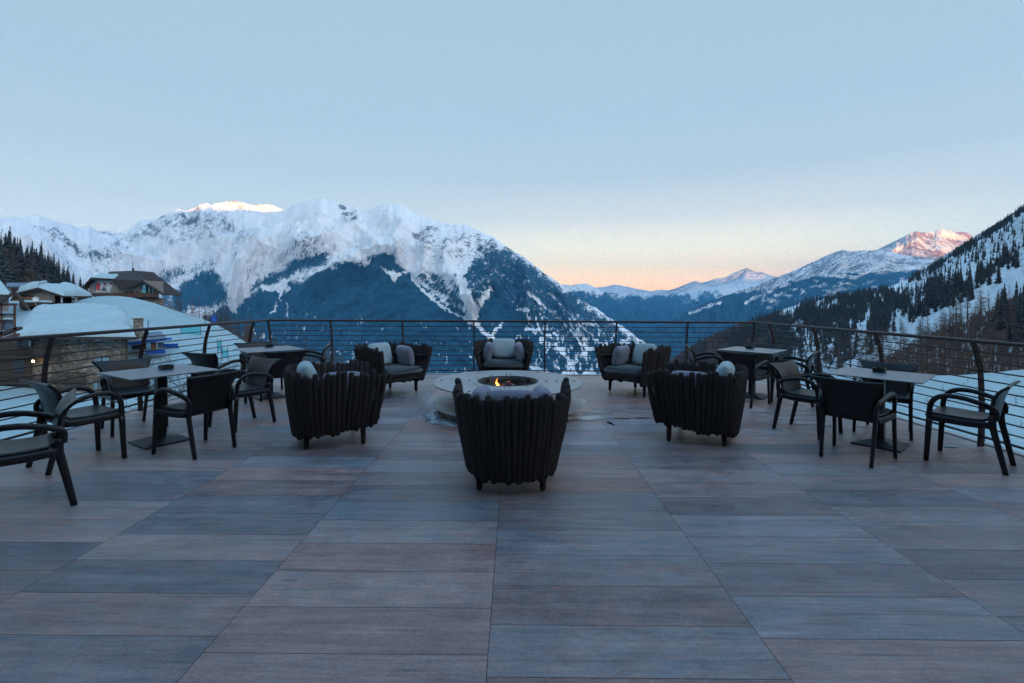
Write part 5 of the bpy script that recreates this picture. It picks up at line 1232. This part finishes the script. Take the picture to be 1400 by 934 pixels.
al = ramp(nt, sz.outputs['Z'], [(0, (.95,) * 3), (.6, (.6,) * 3), (1, (.1,) * 3)]); L(nt, al, mx.inputs[0]); L(nt, tr.outputs[0], mx.inputs[1]); L(nt, em_.outputs[0], mx.inputs[2]); L(nt, mx.outputs[0], out.inputs[0])
for k, (dx, dy, h_, w_, lab) in enumerate([(-.145, -.03, .145, .022, 'tallest orange flame licking up in the fire pit'), (-.118, -.07, .07, .018, 'short orange flame beside the tallest one'), (.02, .06, .05, .012, 'tiny red flame among the logs in the middle')]):
    bm = bmesh.new(); P = smoothpts([(0, 0, 0), (w_ * .5, 0, h_ * .3), (-w_ * .4, 0, h_ * .6), (w_ * .2, 0, h_)], 4); n_ = len(P)
    sweep(bm, P, [(w_ * max(.06, (1 - i / (n_ - 1)) ** .7 * (1.1 if i > 1 else .8)),) * 2 for i in range(n_)], 10); o = finish('flame', bm, fm, None, True); o.location = (PX + dx, PY + dy, .315 if k == 0 else .33); tag(o, lab, 'flame', 'flames in the fire pit')

# ------------------------------------------------------------------ ice, meltwater and crumbs of snow on the deck
m, nt, b = mat('clear_ice'); g = coord(nt)
L(nt, ramp(nt, noise(nt, g, 9, 6, .7), [(.35, (.10, .12, .13)), (.65, (.42, .47, .49))]), b.inputs['Base Color']); b.inputs['Roughness'].default_value = .18; bump(nt, noise(nt, g, 18, 4), b, .6, .012); M_ice = m
m, nt, b = mat('wet_film'); b.inputs['Base Color'].default_value = (.012, .012, .014, 1); b.inputs['Roughness'].default_value = .06; M_wet = m
def patch(name, cx, cy, rx_, ry_, rot, m_, seed, lab, z=.004, th=.0, rough=.5, cat='ice', nseg=56):
    bm = bmesh.new(); c_, s_ = math.cos(rot), math.sin(rot); top = []
    for ring, rr in enumerate((1, .93, .6, .25)):
        row = []
        for k in range(nseg):
            a = 2 * PI * k / nseg; n_ = 1 + rough * (float(fbm(np.array([math.cos(a) * 2.2 + seed * 3]), np.array([math.sin(a) * 2.2]), seed, 4)[0]) - .5) * 2.2
            x, y = math.cos(a) * rx_ * rr * n_, math.sin(a) * ry_ * rr * n_; zz = z if ring == 0 else z + th * (.5 + float(fbm(np.array([x * 9]), np.array([y * 9 + seed]), seed, 3)[0])) * (.6 if ring == 1 else 1)
            row.append(bm.verts.new((x * c_ - y * s_, x * s_ + y * c_, zz)))
        top.append(row)
    for i in range(3):
        for k in range(nseg): bm.faces.new((top[i][k], top[i][(k + 1) % nseg], top[i + 1][(k + 1) % nseg], top[i + 1][k]))
    bm.faces.new(top[-1]); o = finish(name, bm, m_, None, th > 0); o.location = (cx, cy, 0); return tag(o, lab, cat)
patch('ice_sheet', .93, 6.0, .38, .11, .2, M_ice, 3, 'bright sheet of ice at the right foot of the fire pit', th=.006)
patch('ice_sheet', 1.12, 6.33, .17, .035, 0, M_ice, 8, 'thin bright sliver of ice right of the fire pit', th=.004)
patch('ice_lump', -.80, 5.72, .26, .13, -.45, M_ice, 5, 'rough frozen lump spilling from the left foot of the fire pit', th=.035, z=.002)
patch('ice_lump', -1.02, 6.02, .14, .24, .1, M_ice, 11, 'smaller frozen lump at the left rim of the fire pit', th=.05, z=.002)
patch('wet_patch', 1.40, 5.99, .10, .020, 0, M_wet, 2, 'narrow dark wet streak on the deck right of the fire pit', cat='puddle', rough=.8); patch('wet_patch', 1.66, 6.02, .12, .014, .05, M_wet, 6, 'longer dark wet streak beside the near right armchair', cat='puddle', rough=.8); patch('wet_patch', 1.19, 5.76, .02, .09, .3, M_wet, 7, 'small dark wet spot on a tile joint', cat='puddle', rough=.8)
px_ = [(1078, 573, .22, .018), (1082, 560, .26, .014), (1096, 567, .2, .012), (1107, 580.5, .26, .016), (1090, 554, .16, .012), (1128, 583, .18, .012), (1182, 584, .16, .012), (1050, 563, .24, .014), (1040, 568, .12, .02), (1150, 578, .22, .01), (1168, 574, .3, .012)]
for i, (a, c_, rx_, ry_) in enumerate(px_):
    x, y, z = ray(a, c_); tt = -H / z; o = patch('ice_streak', x * tt, y * tt, rx_ * .8, ry_ * 1.3, random.Random(i).uniform(-.15, .15), M_ice, 20 + i, 'thin frozen meltwater streak along a tile joint between the two right tables', th=.003, rough=.7); o['group'] = 'frozen streaks near the right tables'
for i, (a, c_, r_) in enumerate([(93, 600, .045), (1302, 611, .055), (1135, 560, .03)]):
    x, y, z = ray(a, c_); tt = -H / z; patch('snow_crumb', x * tt, y * tt, r_ * 1.5, r_ * .5, .2, M_snow, 40 + i, ['crumb of snow on the deck by the left railing', 'crumb of snow on the deck under the right side view armchair', 'crumb of snow on the deck among the frozen streaks'][i], th=.012, cat='snow')

# ------------------------------------------------------------------ put every Empty at the base of its thing
bpy.context.view_layer.update()
for o in [q for q in C.objects if q.type == 'EMPTY' and q.parent is None and q.location.length < 1e-6 and q.children]:
    pts = [ch.matrix_world @ Vector(c) for ch in o.children_recursive if ch.type == 'MESH' for c in ch.bound_box]
    if not pts or max(p.length for p in pts) < 9: continue
    mn = Vector((min(p.x for p in pts), min(p.y for p in pts), min(p.z for p in pts))); mxx = Vector((max(p.x for p in pts), max(p.y for p in pts), 0))
    base = Vector(((mn.x + mxx.x) / 2, (mn.y + mxx.y) / 2, mn.z)); o.location = base
    for ch in o.children: ch.location = ch.location - base

# ------------------------------------------------------------------ render settings
vs_ = scene.view_settings; vs_.view_transform = 'Standard'; vs_.look = 'None'; vs_.exposure = EXPOSURE; vs_.gamma = 1; vs_.use_curve_mapping = False
cy = scene.cycles; cy.use_denoising = DENOISE; cy.denoising_prefilter = 'FAST'; cy.max_bounces = 4; cy.diffuse_bounces = 2; cy.glossy_bounces = 2; cy.transparent_max_bounces = 6; cy.volume_bounces = 0; cy.caustics_reflective = False; cy.caustics_refractive = False
cy.sample_clamp_indirect = 4
